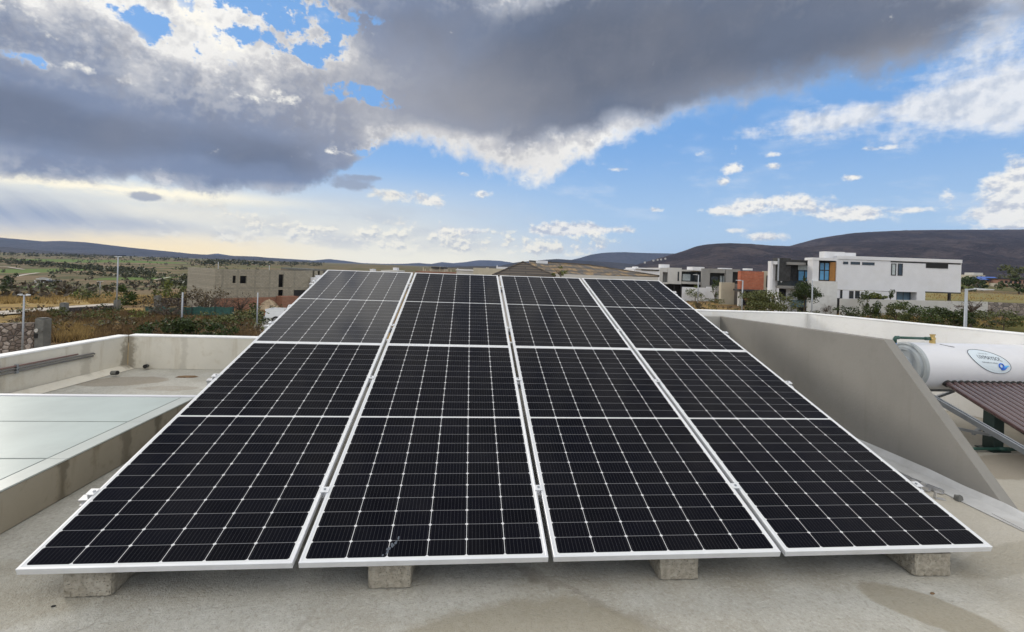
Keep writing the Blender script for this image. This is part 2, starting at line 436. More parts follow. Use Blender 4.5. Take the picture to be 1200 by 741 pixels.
def plaster(name, base, stain, amt=0.5, spots=(), streak=True):
    m, nt, b = new_mat(name)
    p = position(); x, y, z = sep(p)
    f1 = fbm(p, 1.3, 5, 0.6); f2 = fbm(p, 7.0, 6, 0.65)
    col = mixc(sstep(f1, 0.32, 0.68), tuple(c * 0.93 for c in base), tuple(min(1, c * 1.05) for c in base))
    if streak:
        n = Ex.nt.nodes.new("ShaderNodeVectorMath"); n.operation = 'MULTIPLY'; nt.links.new(p, n.inputs[0]); n.inputs[1].default_value = (6.0, 6.0, 0.7)
        s = fbm(n.outputs[0], 1.0, 5, 0.65)
        col = mixc(sstep(s, 0.54, 0.72) * amt, col, stain)
    col = mixc(sstep(f2, 0.52, 0.72) * amt * 0.6, col, stain)
    for (sx, sy, r, k) in spots:           # damp stains running down the wall
        q = Ex.op('SQRT', (x - sx) * (x - sx) + (y - sy) * (y - sy)) / r + (f2 - 0.5) * 3.0 + (f1 - .5) * 1.2
        col = mixc(sstep(q, 1.0, 0.3) * k, col, tuple(c * 0.45 for c in stain))
    nt.links.new(col, b.inputs['Base Color'])
    b.inputs['Roughness'].default_value = 0.82; b.inputs['Specular IOR Level'].default_value = 0.25
    bump(b, fbm(p, 45.0, 3, 0.6) + f2 * 0.5, 0.35, 0.004)
    return m

PW, PL, CM = 1.134, 2.279, 0.021           # panel width, length, margin from outer edge to the cells
def cell_mat(name="solar_cells", spec=0.03, film=0.012):
    m, nt, b = new_mat(name)
    x, y, z = sep(coords('Object'))
    pu = (PW - 2 * CM) / 6.0; mid = 0.016; ph = (PL - 2 * CM - mid) / 2.0 / 12.0
    u = (x - CM) / pu
    fu = Ex.op('ABSOLUTE', Ex.op('FRACT', u + 0.5) - 0.5) * pu        # distance to the nearest column line
    v0 = y - CM
    v1 = v0 - mid - 12 * ph
    half = Ex.op('GREATER_THAN', v0, 12 * ph + mid / 2)
    vv = v0 * (1.0 - half) + v1 * half
    fv = Ex.op('ABSOLUTE', Ex.op('FRACT', vv / ph + 0.5) - 0.5) * ph
    inside = Ex.op('LESS_THAN', Ex.op('ABSOLUTE', v0 - (12 * ph + mid / 2)), 12 * ph + mid / 2) * Ex.op('LESS_THAN', Ex.op('ABSOLUTE', x - PW / 2), PW / 2 - CM)
    midgap = Ex.op('LESS_THAN', Ex.op('ABSOLUTE', v0 - (12 * ph + mid / 2)), mid / 2 - 0.002)
    colline = Ex.op('LESS_THAN', fu, 0.0015)
    rowline = Ex.op('LESS_THAN', fv, 0.0013)
    dia = Ex.op('LESS_THAN', fu + fv, 0.0090)
    fb = Ex.op('ABSOLUTE', Ex.op('FRACT', u * 10.0) - 0.5) * (pu / 10.0)
    bus = Ex.op('LESS_THAN', fb, 0.0006)
    f = fbm(coords('Object'), 9.0, 4, 0.6)
    cellid = nt.nodes.new("ShaderNodeTexWhiteNoise"); cellid.noise_dimensions = '3D'
    nt.links.new(comb(Ex.op('FLOOR', u), Ex.op('FLOOR', vv / ph), half), cellid.inputs['Vector'])
    wn = Ex(cellid.outputs['Value'])
    oi = nt.nodes.new("ShaderNodeObjectInfo")
    col = mixc(wn, (0.0022, 0.0026, 0.0050), (0.0042, 0.0048, 0.0088))
    col = mixc(Ex(oi.outputs['Random']) * 0.5, col, (0.004, 0.004, 0.006))
    col = mixc(bus * 0.5, col, (0.085, 0.085, 0.095))
    col = mixc(rowline * 0.46, col, (0.40, 0.40, 0.42))
    col = mixc(emax(colline * 0.85, dia), col, (0.62, 0.62, 0.63))
    col = mixc(emax(midgap, 1.0 - inside), col, (0.66, 0.67, 0.68))
    dust_glare = fbm(coords('Object'), 2.2, 6, 0.65)
    col = mixc(sstep(dust_glare, 0.40, 0.75) * film, col, (0.35, 0.32, 0.28))  # thin dust film; the stronger setting carries painted sky glare
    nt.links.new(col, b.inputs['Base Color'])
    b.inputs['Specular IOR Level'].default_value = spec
    r = sstep(dust_glare, 0.3, 0.75, 0.05, 0.16)
    nt.links.new(r.s, b.inputs['Roughness'])
    return m

def block_mat():
    m, nt, b = new_mat("lightweight_block")
    p = position()
    vo = nt.nodes.new("ShaderNodeTexVoronoi"); nt.links.new(p, vo.inputs['Vector']); vo.inputs['Scale'].default_value = 95.0
    d = Ex(vo.outputs['Distance']); f = fbm(p, 40.0, 4, 0.7); g = fbm(p, 6.0, 4, 0.6)
    col = mixc(sstep(f, 0.3, 0.7), (0.24, 0.215, 0.17), (0.38, 0.35, 0.29))
    col = mixc(sstep(d, 0.18, 0.02) * 0.8, col, (0.11, 0.095, 0.075))
    col = mixc(sstep(g, 0.5, 0.75) * 0.3, col, (0.52, 0.50, 0.45))
    nt.links.new(col, b.inputs['Base Color']); b.inputs['Roughness'].default_value = 0.95
    bump(b, sstep(d, 0.0, 0.3) + f, 0.9, 0.01)
    return m

def brick_like(name, c1, c2, mortar, sx, sy, msize=0.02, axis='XZ', rough=0.9, noise_amt=0.4):
    m, nt, b = new_mat(name)
    x, y, z = sep(coords('Object'))
    vec = comb(x, z, 0.0) if axis == 'XZ' else comb(x, y, 0.0)
    br = nt.nodes.new("ShaderNodeTexBrick"); nt.links.new(vec, br.inputs['Vector'])
    br.inputs['Scale'].default_value = 1.0; br.inputs['Brick Width'].default_value = sx; br.inputs['Row Height'].default_value = sy
    br.inputs['Mortar Size'].default_value = msize
    br.inputs['Color1'].default_value = (*c1, 1); br.inputs['Color2'].default_value = (*c2, 1); br.inputs['Mortar'].default_value = (*mortar, 1)
    f = fbm(position(), 3.0, 5, 0.65)
    col = mixc(sstep(f, 0.35, 0.7) * noise_amt, br.outputs['Color'], tuple(c * 0.6 for c in c1))
    nt.links.new(col, b.inputs['Base Color']); b.inputs['Roughness'].default_value = rough
    bump(b, Ex(br.outputs['Fac']) * -1.0, 0.4, 0.02)
    return m

def rubble_mat(name, c1, c2, gap, scale=2.6):
    m, nt, b = new_mat(name)
    p = position()
    vo = nt.nodes.new("ShaderNodeTexVoronoi"); vo.feature = 'DISTANCE_TO_EDGE'; nt.links.new(p, vo.inputs['Vector']); vo.inputs['Scale'].default_value = scale
    v2 = nt.nodes.new("ShaderNodeTexVoronoi"); nt.links.new(p, v2.inputs['Vector']); v2.inputs['Scale'].default_value = scale
    r, g_, b_ = sep(v2.outputs['Color'])
    col = mixc(r, c1, c2)
    col = mixc(sstep(g_, 0.82, 0.86) * 0.7, col, (0.48, 0.42, 0.38))
    col = mixc(sstep(fbm(p, 9.0, 4), .45, .7) * .35, col, tuple(c * 0.5 for c in c1))
    col = mixc(sstep(Ex(vo.outputs['Distance']), 0.07, 0.03), col, gap)
    nt.links.new(col, b.inputs['Base Color']); b.inputs['Roughness'].default_value = 0.95
    bump(b, sstep(Ex(vo.outputs['Distance']), 0.0, 0.2), 0.8, 0.05)
    return m

def glass_mat(name, c, rough=0.06, spec=0.8):
    m, nt, b = new_mat(name)
    f = fbm(position(), 0.7, 4, 0.6)
    nt.links.new(mixc(sstep(f, .35, .65), tuple(x * .75 for x in c), c), b.inputs['Base Color'])
    b.inputs['Roughness'].default_value = rough; b.inputs['Specular IOR Level'].default_value = spec
    return m

M = {}
M['cells'] = cell_mat()
M['cells_glare'] = cell_mat('glare_solar_cells', 0.25, 0.05)  # sky glare put into this panel's colour by a paler, glossier film
M['alu'] = plain("anodised_aluminium", (0.74, 0.75, 0.77), 0.38, 0.35, 0.05, 6.0, dirt=(0.45, 0.43, 0.40), dirt_amt=0.25)
M['rail'] = plain("rail_aluminium", (0.60, 0.60, 0.61), 0.42, 0.7, 0.06)
M['steel'] = plain("grey_steel", (0.30, 0.32, 0.345), 0.45, 0.5, 0.12, 9.0, dirt=(0.2, 0.19, 0.18))
M['roof'] = concrete_roof()
M['block'] = block_mat()
M['parapet'] = plaster("weathered_plaster", (0.62, 0.59, 0.515), (0.43, 0.375, 0.28), 0.6, ((-2.60, 4.62, 0.13, .7), (-2.68, 4.0, 0.09, .3), (-2.78, 3.0, 0.08, .3), (-1.9, 4.6, 0.06, .25)))
M['coping'] = plain("white_coping_paint", (0.80, 0.80, 0.79), 0.7, 0, 0.06, 5.0, dirt=(0.55, 0.52, 0.46), dirt_amt=0.4, bmp=.2)
M['white_par'] = plaster("white_parapet_paint", (0.80, 0.79, 0.765), (0.64, 0.60, 0.51), 0.4, ((6.93, 4.43, 0.06, .22),))
M['grey_wall'] = plaster("grey_plaster", (0.245, 0.235, 0.215), (0.195, 0.183, 0.163), 0.35)
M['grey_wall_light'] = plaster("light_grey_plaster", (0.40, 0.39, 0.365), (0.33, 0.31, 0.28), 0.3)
M['curb'] = plaster("stained_curb_plaster", (0.315, 0.28, 0.215), (0.165, 0.135, 0.085), 0.9, ((-.556, 1.5, 0.07, .5), (-.556, 0.95, 0.05, .6), (-.556, 0.45, 0.08, .5), (-.556, 1.85, .06, .6)))
M['frost'] = plain("frosted_glass", (0.40, 0.455, 0.435), 0.32, 0, 0.10, 1.5, 0.3, dirt=(0.54, 0.575, 0.545), dirt_amt=0.45, bmp=0.05, bscale=25)
M['frost_edge'] = plain("glass_over_curb", (0.44, 0.47, 0.44), 0.3, 0, 0.08, 3.0)
M['gasket'] = plain("dark_sealant", (0.13, 0.15, 0.145), 0.6)
M['white_metal'] = plain("white_enamel", (0.66, 0.665, 0.70), 0.35, 0, 0.03, 3.0, 0.5, dirt=(0.55, 0.55, 0.56), dirt_amt=0.3)
M['cap'] = plain("grey_plastic_cap", (0.34, 0.37, 0.385), 0.42, 0, 0.06, 6.0)
M['membrane'] = plain("grey_membrane", (0.47, 0.47, 0.465), 0.6, 0, 0.10, 6.0, 0.4, bmp=0.3, bscale=20, dirt=(0.36, 0.34, 0.30))
M['green_pipe'] = plain("dark_green_pipe", (0.022, 0.075, 0.058), 0.45)
M['blue_pipe'] = plain("blue_tape", (0.025, 0.12, 0.42), 0.5)
M['brass'] = plain("brass", (0.50, 0.36, 0.14), 0.4, 0.8)
M['rubber'] = plain("black_rubber", (0.02, 0.02, 0.02), 0.7)
M['sticker'] = plain("pale_blue_label", (0.60, 0.68, 0.74), 0.4, 0, 0.02)
M['ink'] = plain("dark_ink", (0.035, 0.045, 0.07), 0.5)
M['blue_ink'] = plain("blue_ink", (0.02, 0.14, 0.62), 0.4)
M['sky_ink'] = plain("light_blue_ink", (0.10, 0.42, 0.80), 0.4)
M['post_green'] = plain("black_green_paint", (0.022, 0.040, 0.036), 0.45, 0, 0.2, 12.0)
M['conduit'] = plain("conduit_steel", (0.22, 0.21, 0.20), 0.5, 0.4)
M['red_wire'] = plain("reddish_conduit", (0.20, 0.115, 0.10), 0.6)
M['wood_bit'] = plain("brown_wood", (0.16, 0.095, 0.045), 0.85, 0, 0.4, 25.0)
def tube_mat():
    m, nt, b = new_mat("vacuum_tube_glass")
    b.inputs['Roughness'].default_value = 0.05
    b.inputs['Coat Weight'].default_value = 1.0; b.inputs['Coat Roughness'].default_value = 0.02; b.inputs['Specular IOR Level'].default_value = 0.8
    x, y, z = sep(position())
    nt.links.new(mixc(sstep(fbm(position(), 6.0, 3), .4, .7) * .5, (0.070, 0.031, 0.030), (0.105, 0.058, 0.054)), b.inputs['Base Color'])
    return m
M['tube'] = tube_mat()
# houses and landscape
M['wall_white'] = plain("white_house_paint", (0.69, 0.695, 0.72), 0.75, 0, 0.03, 0.8, 0.3, dirt=(0.60, 0.59, 0.57), dirt_amt=0.3)
M['wall_pale'] = plain("pale_grey_paint", (0.50, 0.49, 0.465), 0.8, 0, 0.05, 0.8, 0.3, dirt=(0.42, 0.40, 0.37))
M['wall_grey'] = plain("grey_render", (0.25, 0.245, 0.235), 0.85, 0, 0.07, 0.8, 0.3, dirt=(0.20, 0.19, 0.18))
M['wall_cream'] = plain("cream_render", (0.46, 0.42, 0.33), 0.85, 0, 0.07, 0.8, 0.3, dirt=(0.36, 0.32, 0.25))
M['wall_dark'] = plain("charcoal_stone", (0.035, 0.036, 0.037), 0.7, 0, 0.35, 3.0, 0.4)
M['wall_text'] = plain("rough_white_render", (0.60, 0.60, 0.585), 0.9, 0, 0.06, 2.0, 0.2, dirt=(0.45, 0.43, 0.40), dirt_amt=0.35, bmp=.6, bscale=3.0)
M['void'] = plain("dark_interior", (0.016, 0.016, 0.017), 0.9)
M['frame'] = plain("black_window_frame", (0.02, 0.02, 0.022), 0.5)
M['glass'] = glass_mat("dark_window_glass", (0.03, 0.04, 0.05))
M['glass_sky'] = glass_mat("sky_tinted_glass", (0.14, 0.40, 0.68), 0.08, 0.8)  # reflected blue sky put into the base colour
M['curtain'] = glass_mat("blue_grey_curtain_glass", (0.12, 0.20, 0.27), 0.15, 0.6)
M['pale_pane'] = plain("pale_pane_fill", (0.42, 0.47, 0.48), 0.6)
M['wood'] = plain("orange_wood", (0.36, 0.165, 0.04), 0.6, 0, 0.15, 2.0)
M['brick'] = brick_like("red_brick", (0.40, 0.105, 0.050), (0.50, 0.16, 0.085), (0.30, 0.16, 0.11), 0.55, 0.22, 0.03)
M['cblock'] = brick_like("bare_concrete_block", (0.28, 0.255, 0.20), (0.35, 0.32, 0.255), (0.22, 0.20, 0.16), 0.42, 0.21, 0.02)
M['pilaster'] = plain('block_coloured_concrete', (0.245, 0.228, 0.185), 0.95, 0, 0.15, 2.0, 0.2)
M['brick_base'] = brick_like("raw_brick", (0.24, 0.10, 0.06), (0.30, 0.14, 0.09), (0.22, 0.16, 0.12), 0.4, 0.15, 0.02)
M['tiles_dark'] = brick_like("brown_roof_tiles", (0.075, 0.058, 0.045), (0.10, 0.078, 0.06), (0.03, 0.026, 0.022), 2.5, 0.19, 0.045, 'XZ', 0.9, 0.2)
def tile_mixed():
    m, nt, b = new_mat("mixed_roof_tiles")
    x, y, z = sep(coords('Object'))
    f = fbm(comb(x * 0.9 + z * 1.2, z * 3.0, 0.0), 1.6, 3, 0.6)
    st = Ex.op('FRACT', z * 3.4 + fbm(comb(x, 0.0, 0.0), 1.5, 2) * 0.3)
    col = mixc(sstep(f, 0.42, 0.60), (0.075, 0.072, 0.070), (0.26, 0.175, 0.085))
    col = mixc(sstep(st, 0.30, 0.05), col, (0.03, 0.028, 0.025))
    col = mixc(sstep(Ex.op('FRACT', x * 2.6), 0.25, 0.05) * .5, col, (0.05, 0.045, 0.04))
    nt.links.new(col, b.inputs['Base Color']); b.inputs['Roughness'].default_value = 0.9
    return m
M['tiles_mixed'] = tile_mixed()
M['rubble'] = rubble_mat("rubble_masonry", (0.12, 0.095, 0.085), (0.24, 0.195, 0.165), (0.07, 0.06, 0.052), 4.6)
M['rubble_dark'] = rubble_mat("dark_rubble_masonry", (0.055, 0.045, 0.042), (0.13, 0.105, 0.095), (0.03, 0.027, 0.024), 4.2)
M['rubble_pale'] = rubble_mat("pale_rubble_masonry", (0.17, 0.15, 0.135), (0.34, 0.29, 0.25), (0.13, 0.115, 0.10), 2.6)
M['conc_post'] = plain("rough_concrete", (0.15, 0.15, 0.14), 0.95, 0, 0.2, 3.0, 0.2, bmp=.5, bscale=12)
M['pole'] = plain("galvanised_pole", (0.33, 0.355, 0.39), 0.5, 0.3, 0.06)
M['lamp'] = plain("pale_lamp_head", (0.62, 0.64, 0.66), 0.4)
M['net'] = plain("green_shade_net", (0.025, 0.085, 0.070), 0.8, 0, 0.25, 3.0)
M['bark'] = plain("brown_bark", (0.075, 0.055, 0.042), 0.95, 0, 0.3, 6.0)
M['leaf'] = leaf_mat("green_leaves", (0.024, 0.040, 0.009), (0.085, 0.120, 0.026))
M['leaf_dark'] = leaf_mat("dark_green_leaves", (0.014, 0.024, 0.006), (0.052, 0.080, 0.016))
M['leaf_olive'] = leaf_mat("olive_leaves", (0.045, 0.055, 0.018), (0.145, 0.155, 0.050))
M['leaf_yellow'] = leaf_mat("yellow_green_leaves", (0.050, 0.075, 0.014), (0.19, 0.20, 0.045))
M['leaf_far'] = leaf_mat("far_scrub_leaves", (0.026, 0.031, 0.014), (0.075, 0.080, 0.032))
M['leaf_far_brown'] = leaf_mat("far_brown_scrub", (0.050, 0.040, 0.028), (0.110, 0.088, 0.058))
M['leaf_dry'] = leaf_mat("dry_brown_leaves", (0.050, 0.038, 0.022), (0.150, 0.115, 0.062))
M['leaf_red'] = leaf_mat("red_flowers", (0.05, 0.07, 0.02), (0.50, 0.03, 0.05))
M['straw'] = leaf_mat("golden_straw", (0.19, 0.125, 0.045), (0.44, 0.31, 0.12), None, 0.8)
M['straw_dark'] = leaf_mat("brown_straw", (0.080, 0.050, 0.026), (0.22, 0.145, 0.065), None, 0.8)
M['car_white'] = plain("white_car_paint", (0.78, 0.79, 0.80), 0.25, 0, 0.02)
M['car_glass'] = glass_mat("car_glass", (0.015, 0.018, 0.02))
M['tyre'] = plain("tyre_rubber", (0.02, 0.02, 0.02), 0.85)
M['rim'] = plain("wheel_rim", (0.45, 0.45, 0.46), 0.35, 0.7)
M['red_lens'] = plain("red_lens", (0.40, 0.02, 0.02), 0.3)
M['soil'] = plain("pale_soil", (0.34, 0.27, 0.19), 0.95, 0, 0.25, 1.5, 0.2, bmp=.5, bscale=6)
M['asphalt'] = plain("dusty_road", (0.27, 0.265, 0.255), 0.9, 0, 0.10, 0.5, 0.2, dirt=(0.36, 0.31, 0.24), dirt_amt=0.5)
M['track'] = plain("pale_dirt_track", (0.42, 0.38, 0.33), 0.95, 0, 0.12, 0.4, 0.2)
M['bluesheet'] = plain("blue_roof_sheet", (0.03, 0.10, 0.40), 0.5)
M['orange'] = plain("orange_render", (0.30, 0.165, 0.115), 0.85)
M['yellow'] = plain("yellow_render", (0.50, 0.38, 0.17), 0.85)

# ================================================================== the roof
ZR = -0.16
TILT = radians(15.904)

mb = MB(); mb.box(-3.6, 11.0, -7.0, 4.75, ZR - 0.35, ZR)
tag(mb.build("roof_deck", M['roof']), kind='structure')
mb = MB(); mb.box(-3.4, 10.8, -6.8, 4.6, -5.2, ZR - 0.352)
t = thing("house_body", "pale walls of the house under the roof terrace", "house", (4, 0, -5.2))
mb.v = [p - Vector((4, 0, -5.2)) for p in mb.v]
mb.build("wall", M['wall_pale'], t)

def wall_strip(name, label, pts, z0, z1, th, mats, coping=None, side=1, cop_h=0.0, cat="parapet"):
    """low wall along a polyline, with its thickness on one side; optional coping as a child"""
    base = Vector((pts[0][0], pts[0][1], z0))
    t = thing(name, label, cat, base)
    def offset(d):
        res = []
        for i, p in enumerate(pts):
            p = Vector(p[:2])
            ds = []
            if i > 0: ds.append((p - Vector(pts[i - 1][:2])).normalized())
            if i < len(pts) - 1: ds.append((Vector(pts[i + 1][:2]) - p).normalized())
            ns = [Vector((-q.y, q.x)) * side for q in ds]
            n = sum(ns, Vector((0, 0)))
            n = n / max(n.length_squared, 1e-6) * len(ns) if len(ns) > 1 else ns[0]
            if len(ns) > 1:
                n = (ns[0] + ns[1]); n = n / (1.0 + ns[0].dot(ns[1]))
            res.append(p + n * d)
        return res
    def strip(d0, d1, za, zb, nm, mt, bev):
        a = offset(d0); b = offset(d1); mb = MB()
        rows = [[mb.vert(q.x - base.x, q.y - base.y, zz - z0) for q in line] for line, zz in ((a, za), (a, zb), (b, zb), (b, za))]
        for k in range(len(pts) - 1):
            for r in range(4): mb.face((rows[r][k], rows[r][k + 1], rows[(r + 1) % 4][k + 1], rows[(r + 1) % 4][k]))
        mb.face([rows[r][0] for r in (3, 2, 1, 0)]); mb.face([rows[r][-1] for r in range(4)])
        o = mb.build(nm, mt, t, bevel=bev)
        bm = bmesh.new(); bm.from_mesh(o.data); bmesh.ops.recalc_face_normals(bm, faces=bm.faces); bm.to_mesh(o.data); bm.free()
        return o
    strip(0, th, z0, z1 - cop_h, "wall", mats, 0.008 if not cop_h else 0.0)
    if coping: strip(-0.004, th + 0.004, z1 - cop_h, z1, "coping", coping, 0.006)
    return t

# left parapet, then the run behind the skylight
left_par = wall_strip("parapet_wall", "low stained plaster parapet with white top and three conduits, left roof edge",
    [(-3.36, -6.9), (-2.785, 3.04), (-2.61, 4.60)], ZR + 0.002, 0.29, 0.13, M['parapet'], M['coping'], 1, 0.022)
rear_par = wall_strip("parapet_wall", "low plaster parapet crossing behind the skylight, with a brown stained corner",
    [(-2.605, 4.602), (2.3, 4.54), (5.0, 4.50)], ZR + 0.002, 0.29, 0.12, M['parapet'], M['coping'], 1, 0.022)
# cant strip at the foot of the left parapet
mb = MB(); A = Vector((-2.84, 2.0, ZR)); B = Vector((-2.62, 4.59, ZR))
mb.hexa([A + Vector((0, 0, .004)), A + Vector((0.13, 0, .004)), A + Vector((0, 0, .06))], [B + Vector((0, 0, .004)), B + Vector((0.11, 0, .004)), B + Vector((0, 0, .06))])
mb.v = [p - A for p in mb.v]
tag(mb.build("cant_strip", M['parapet'], loc=A), "sloping mortar fillet along the foot of the left parapet", "mortar fillet")
# three thin conduits clipped to the left parapet
def wx(y): return -2.785 + (y - 3.04) * (0.175 / 1.56)
for i, (z, r, y1, mt, lab) in enumerate(((0.165, 0.008, 3.86, 'red_wire', "thin reddish conduit, topmost of the three on the left parapet"),
                                        (0.140, 0.010, 4.06, 'conduit', "grey steel conduit, middle of the three on the left parapet"),
                                        (0.108, 0.010, 4.06, 'conduit', "grey steel conduit, lowest of the three on the left parapet"))):
    y0 = -0.5; base = Vector((wx(1.5) , 1.5, z)); mb = MB()
    P = [(wx(y) + 0.022 if y > 1.5 else -2.785 + (y - 3.04) * 0.0578 + .022, y, z) for y in (y0, 1.0, 2.0, 3.04, y1)]
    P = [Vector(p) for p in P]
    P = [Vector(((-2.785 + (p.y - 3.04) * 0.0578 if p.y <= 3.04 else wx(p.y)) + 0.022, p.y, z)) for p in P]
    if i == 1: P.append(P[-1] + Vector((0.0, 0.02, -0.012)))
    t = thing("conduit", lab, "conduit", base, group="conduits on the left parapet")
    mb.tube([p - base for p in P], r, 8); mb.build("pipe", M[mt], t, smooth=True)
    for y in (1.2, 3.18):
        c = Vector(((-2.785 + (y - 3.04) * 0.0578 if y <= 3.04 else wx(y)) + 0.022, y, z)) - base
        m2 = MB(); m2.box(c.x - r - .003, c.x + r + .004, c.y - .012, c.y + .012, c.z - r - .010, c.z + r + .010); m2.build("clip", M['steel'], t)
# drain pipe stubs near the corner
for (x, y, lab) in ((-2.43, 4.12, "short dark drain pipe stub at the foot of the left parapet"), (-2.33, 4.52, "short dark drain pipe stub at the foot of the rear parapet")):
    t = thing("drain_pipe", lab, "drain pipe", (x, y, ZR), group="drain stubs in the roof corner")
    ax = Vector((1, -.25, .1)).normalized() if y < 4.3 else Vector((.35, -1, .1)).normalized()
    mb = MB(); mb.tube([Vector((0, 0, .05)) - ax * 0.05, Vector((0, 0, .05)) + ax * .03], 0.027, 14, cap=False); mb.build("pipe", M['conc_post'], t, smooth=True)
    mb = MB(); mb.tube([Vector((0, 0, .05)) - ax * 0.02, Vector((0, 0, .05)) + ax * .031], 0.022, 14); mb.build("mouth", M['void'], t)
# flat bits of debris
def debris(name, label, cat, x, y, w, l, h, rz, mt):
    mb = MB(); r = random.Random(int(x * 100 + y * 10))
    n = 7; lo = []; hi = []
    for k in range(n):
        a = 2 * pi * k / n; q = r.uniform(.75, 1.1)
        lo.append((cos(a) * w * q, sin(a) * l * q, 0.002)); hi.append((cos(a) * w * q * .8, sin(a) * l * q * .8, h * r.uniform(.7, 1.1)))
    mb.hexa(lo, hi)
    return tag(mb.build(name, M[mt], loc=(x, y, ZR), rotz=rz), label, cat)
debris("mortar_lump", "flat dark mortar crust on the floor before the rear parapet", "mortar lump", -1.62, 4.15, 0.16, 0.05, 0.012, 0.1, 'wood_bit')
debris("mortar_lump", "small rounded mortar lump lying by the foot of the grey wall", "mortar lump", 5.33, 0.80, 0.035, 0.03, 0.04, 0.4, 'conc_post')
debris("leaf_scrap", "tiny dark scrap on the roof in front of the rightmost block", "scrap", 4.17, -0.10, 0.018, 0.008, 0.004, 0.4, 'wood_bit')
debris("leaf_scrap", "tiny dark scrap lying at the right front corner of the panels", "scrap", 4.62, 0.28, 0.012, 0.008, 0.006, 0.1, 'wood_bit')
debris("wood_scrap", "brown piece of wood lying beside the rightmost concrete block", "wood scrap", 4.13, 0.24, 0.055, 0.02, 0.028, 0.3, 'wood_bit')
debris("mortar_lump", "dark grain of mortar by the corner of the leftmost concrete block", "mortar lump", 0.16, -0.005, 0.009, 0.006, 0.006, 0.3, 'void')

# ------------------------------------------------------------------ skylight
SK = thing("skylight", "frosted glass skylight on a stained plaster curb left of the solar panels", "skylight", (-1.6, 0, ZR))
def skb(x0, x1, y0, y1, z0, z1): 
    mb = MB(); mb.box(x0 + 1.6, x1 + 1.6, y0, y1, z0 - ZR, z1 - ZR); return mb
ZC = 0.070
c = MB()
for b_ in ((-0.70, -0.556, -5.0, 2.40), (-2.58, -2.45, -5.0, 2.40)): c.box(b_[0] + 1.6, b_[1] + 1.6, b_[2], b_[3], 0.002, ZC - ZR)
c.box(-2.449 + 1.6, -0.701 + 1.6, 2.28, 2.40, 0.002, ZC - ZR - 0.001)
c.build("curb", M['curb'], SK, bevel=0.006)
mb = skb(-2.449, -0.701, -5.0, 2.279, ZR + .004, ZR + .02); mb.build("dark_opening", M['curtain'], SK)
ys = [2.355, 1.675, 0.975, 0.275, -0.425, -1.125, -1.825, -2.6]
for y1, y0 in zip(ys[:-1], ys[1:]):
    p = skb(-2.56, -0.672, y0 + .009, y1 - .009, ZC + .003, ZC + .013).build("glass_pane", M['frost'], SK)
    q = skb(-0.664, -0.552, y0 + .002, y1 - .002, ZC + .003, ZC + .012).build("glass_rim", M['frost_edge'], p)
skb(-0.672, -0.664, -2.6, 2.355, ZC + .002, ZC + .011).build("seal", M['gasket'], SK)
for y in ys[1:-1]: skb(-2.56, -0.672, y - .0085, y + .0085, ZC + .002, ZC + .0105).build("joint", M['gasket'], SK)
skb(-2.58, -0.552, 2.356, 2.402, ZC + .002, ZC + .022).build("edge_trim", M['white_metal'], SK, bevel=.003)

# ------------------------------------------------------------------ solar panels
GX, GR, FH, FW = 0.026, 0.004, 0.030, 0.0115
def panel_frame():
    mb = MB()
    mb.box(0, PW, 0, FW, -FH, 0); mb.box(0, PW, PL - FW, PL, -FH, 0)
    mb.box(0, FW, FW, PL - FW, -FH, 0); mb.box(PW - FW, PW, FW, PL - FW, -FH, 0)
    return mb
def make_panel(label, x, v):
    t = thing("solar_panel", label, "solar panel", (x, v * cos(TILT), v * sin(TILT)), 0, "solar panels of the tilted array")
    t.rotation_euler = (TILT, 0, 0)
    return t
P0 = None
cols = ["leftmost", "second from the left", "third from the left", "rightmost"]
for r in range(2):
    for c in range(4):
        row = "front row" if r == 0 else "back row"
        lab = "black solar panel in a silver frame, %s in the %s" % (cols[c], row)
        if r == 0 and c == 1: lab = "black solar panel with a pale bird dropping, second from the left in the front row"
        if r == 1 and c == 0: lab = "black solar panel with a hazy grey sheen, leftmost in the back row"
        t = make_panel(lab, c * (PW + GX), r * (PL + GR))
        if P0 is None:
            P0 = t
            fr = panel_frame().build("frame", M['alu'], t, bevel=0.0012, seg=1)
            mb = MB(); mb.box(FW, PW - FW, FW, PL - FW, -0.006, -0.0015); gl = mb.build("cell_glass", M['cells'], t)
            mb = MB(); mb.box(PW / 2 - .06, PW / 2 + .06, PL / 2 - .03, PL / 2 + .03, -0.024, -0.0065); mb.build("junction_box", M['rubber'], t)
        else:
            for ch in children(P0):
                c2 = ch.copy(); COL.objects.link(c2); c2.parent = t
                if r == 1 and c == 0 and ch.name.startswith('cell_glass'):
                    c2.data = ch.data.copy(); c2.data.materials[0] = M['cells_glare']
def on_array(u, v, n=0.0):
    return Vector((u, v * cos(TILT) - n * sin(TILT), v * sin(TILT) + n * cos(TILT)))
# bird dropping on the second front panel, a few smears
mb = MB(); rr = random.Random(3)
for k in range(15):
    s = k / 14.0
    x = (s - .5) * 0.06 + rr.gauss(0, .004); y = (s - .5) * 0.10 + rr.gauss(0, .005); w = rr.uniform(.003, .007)
    mb.hexa([(x + w * cos(a), y + w * 1.4 * sin(a), 0.0) for a in [j * pi / 3 for j in range(6)]], [(x + w * .6 * cos(a), y + w * sin(a), 0.0012) for a in [j * pi / 3 for j in range(6)]])
o = mb.build("bird_dropping", plain("pale_dropping", (0.085, 0.10, 0.125), 0.8), loc=on_array(1.16 + 0.395, 0.075, 0.0)); o.rotation_euler = (TILT, 0, 0)
tag(o, "pale smeared bird dropping on the front edge of a solar panel", "bird dropping")

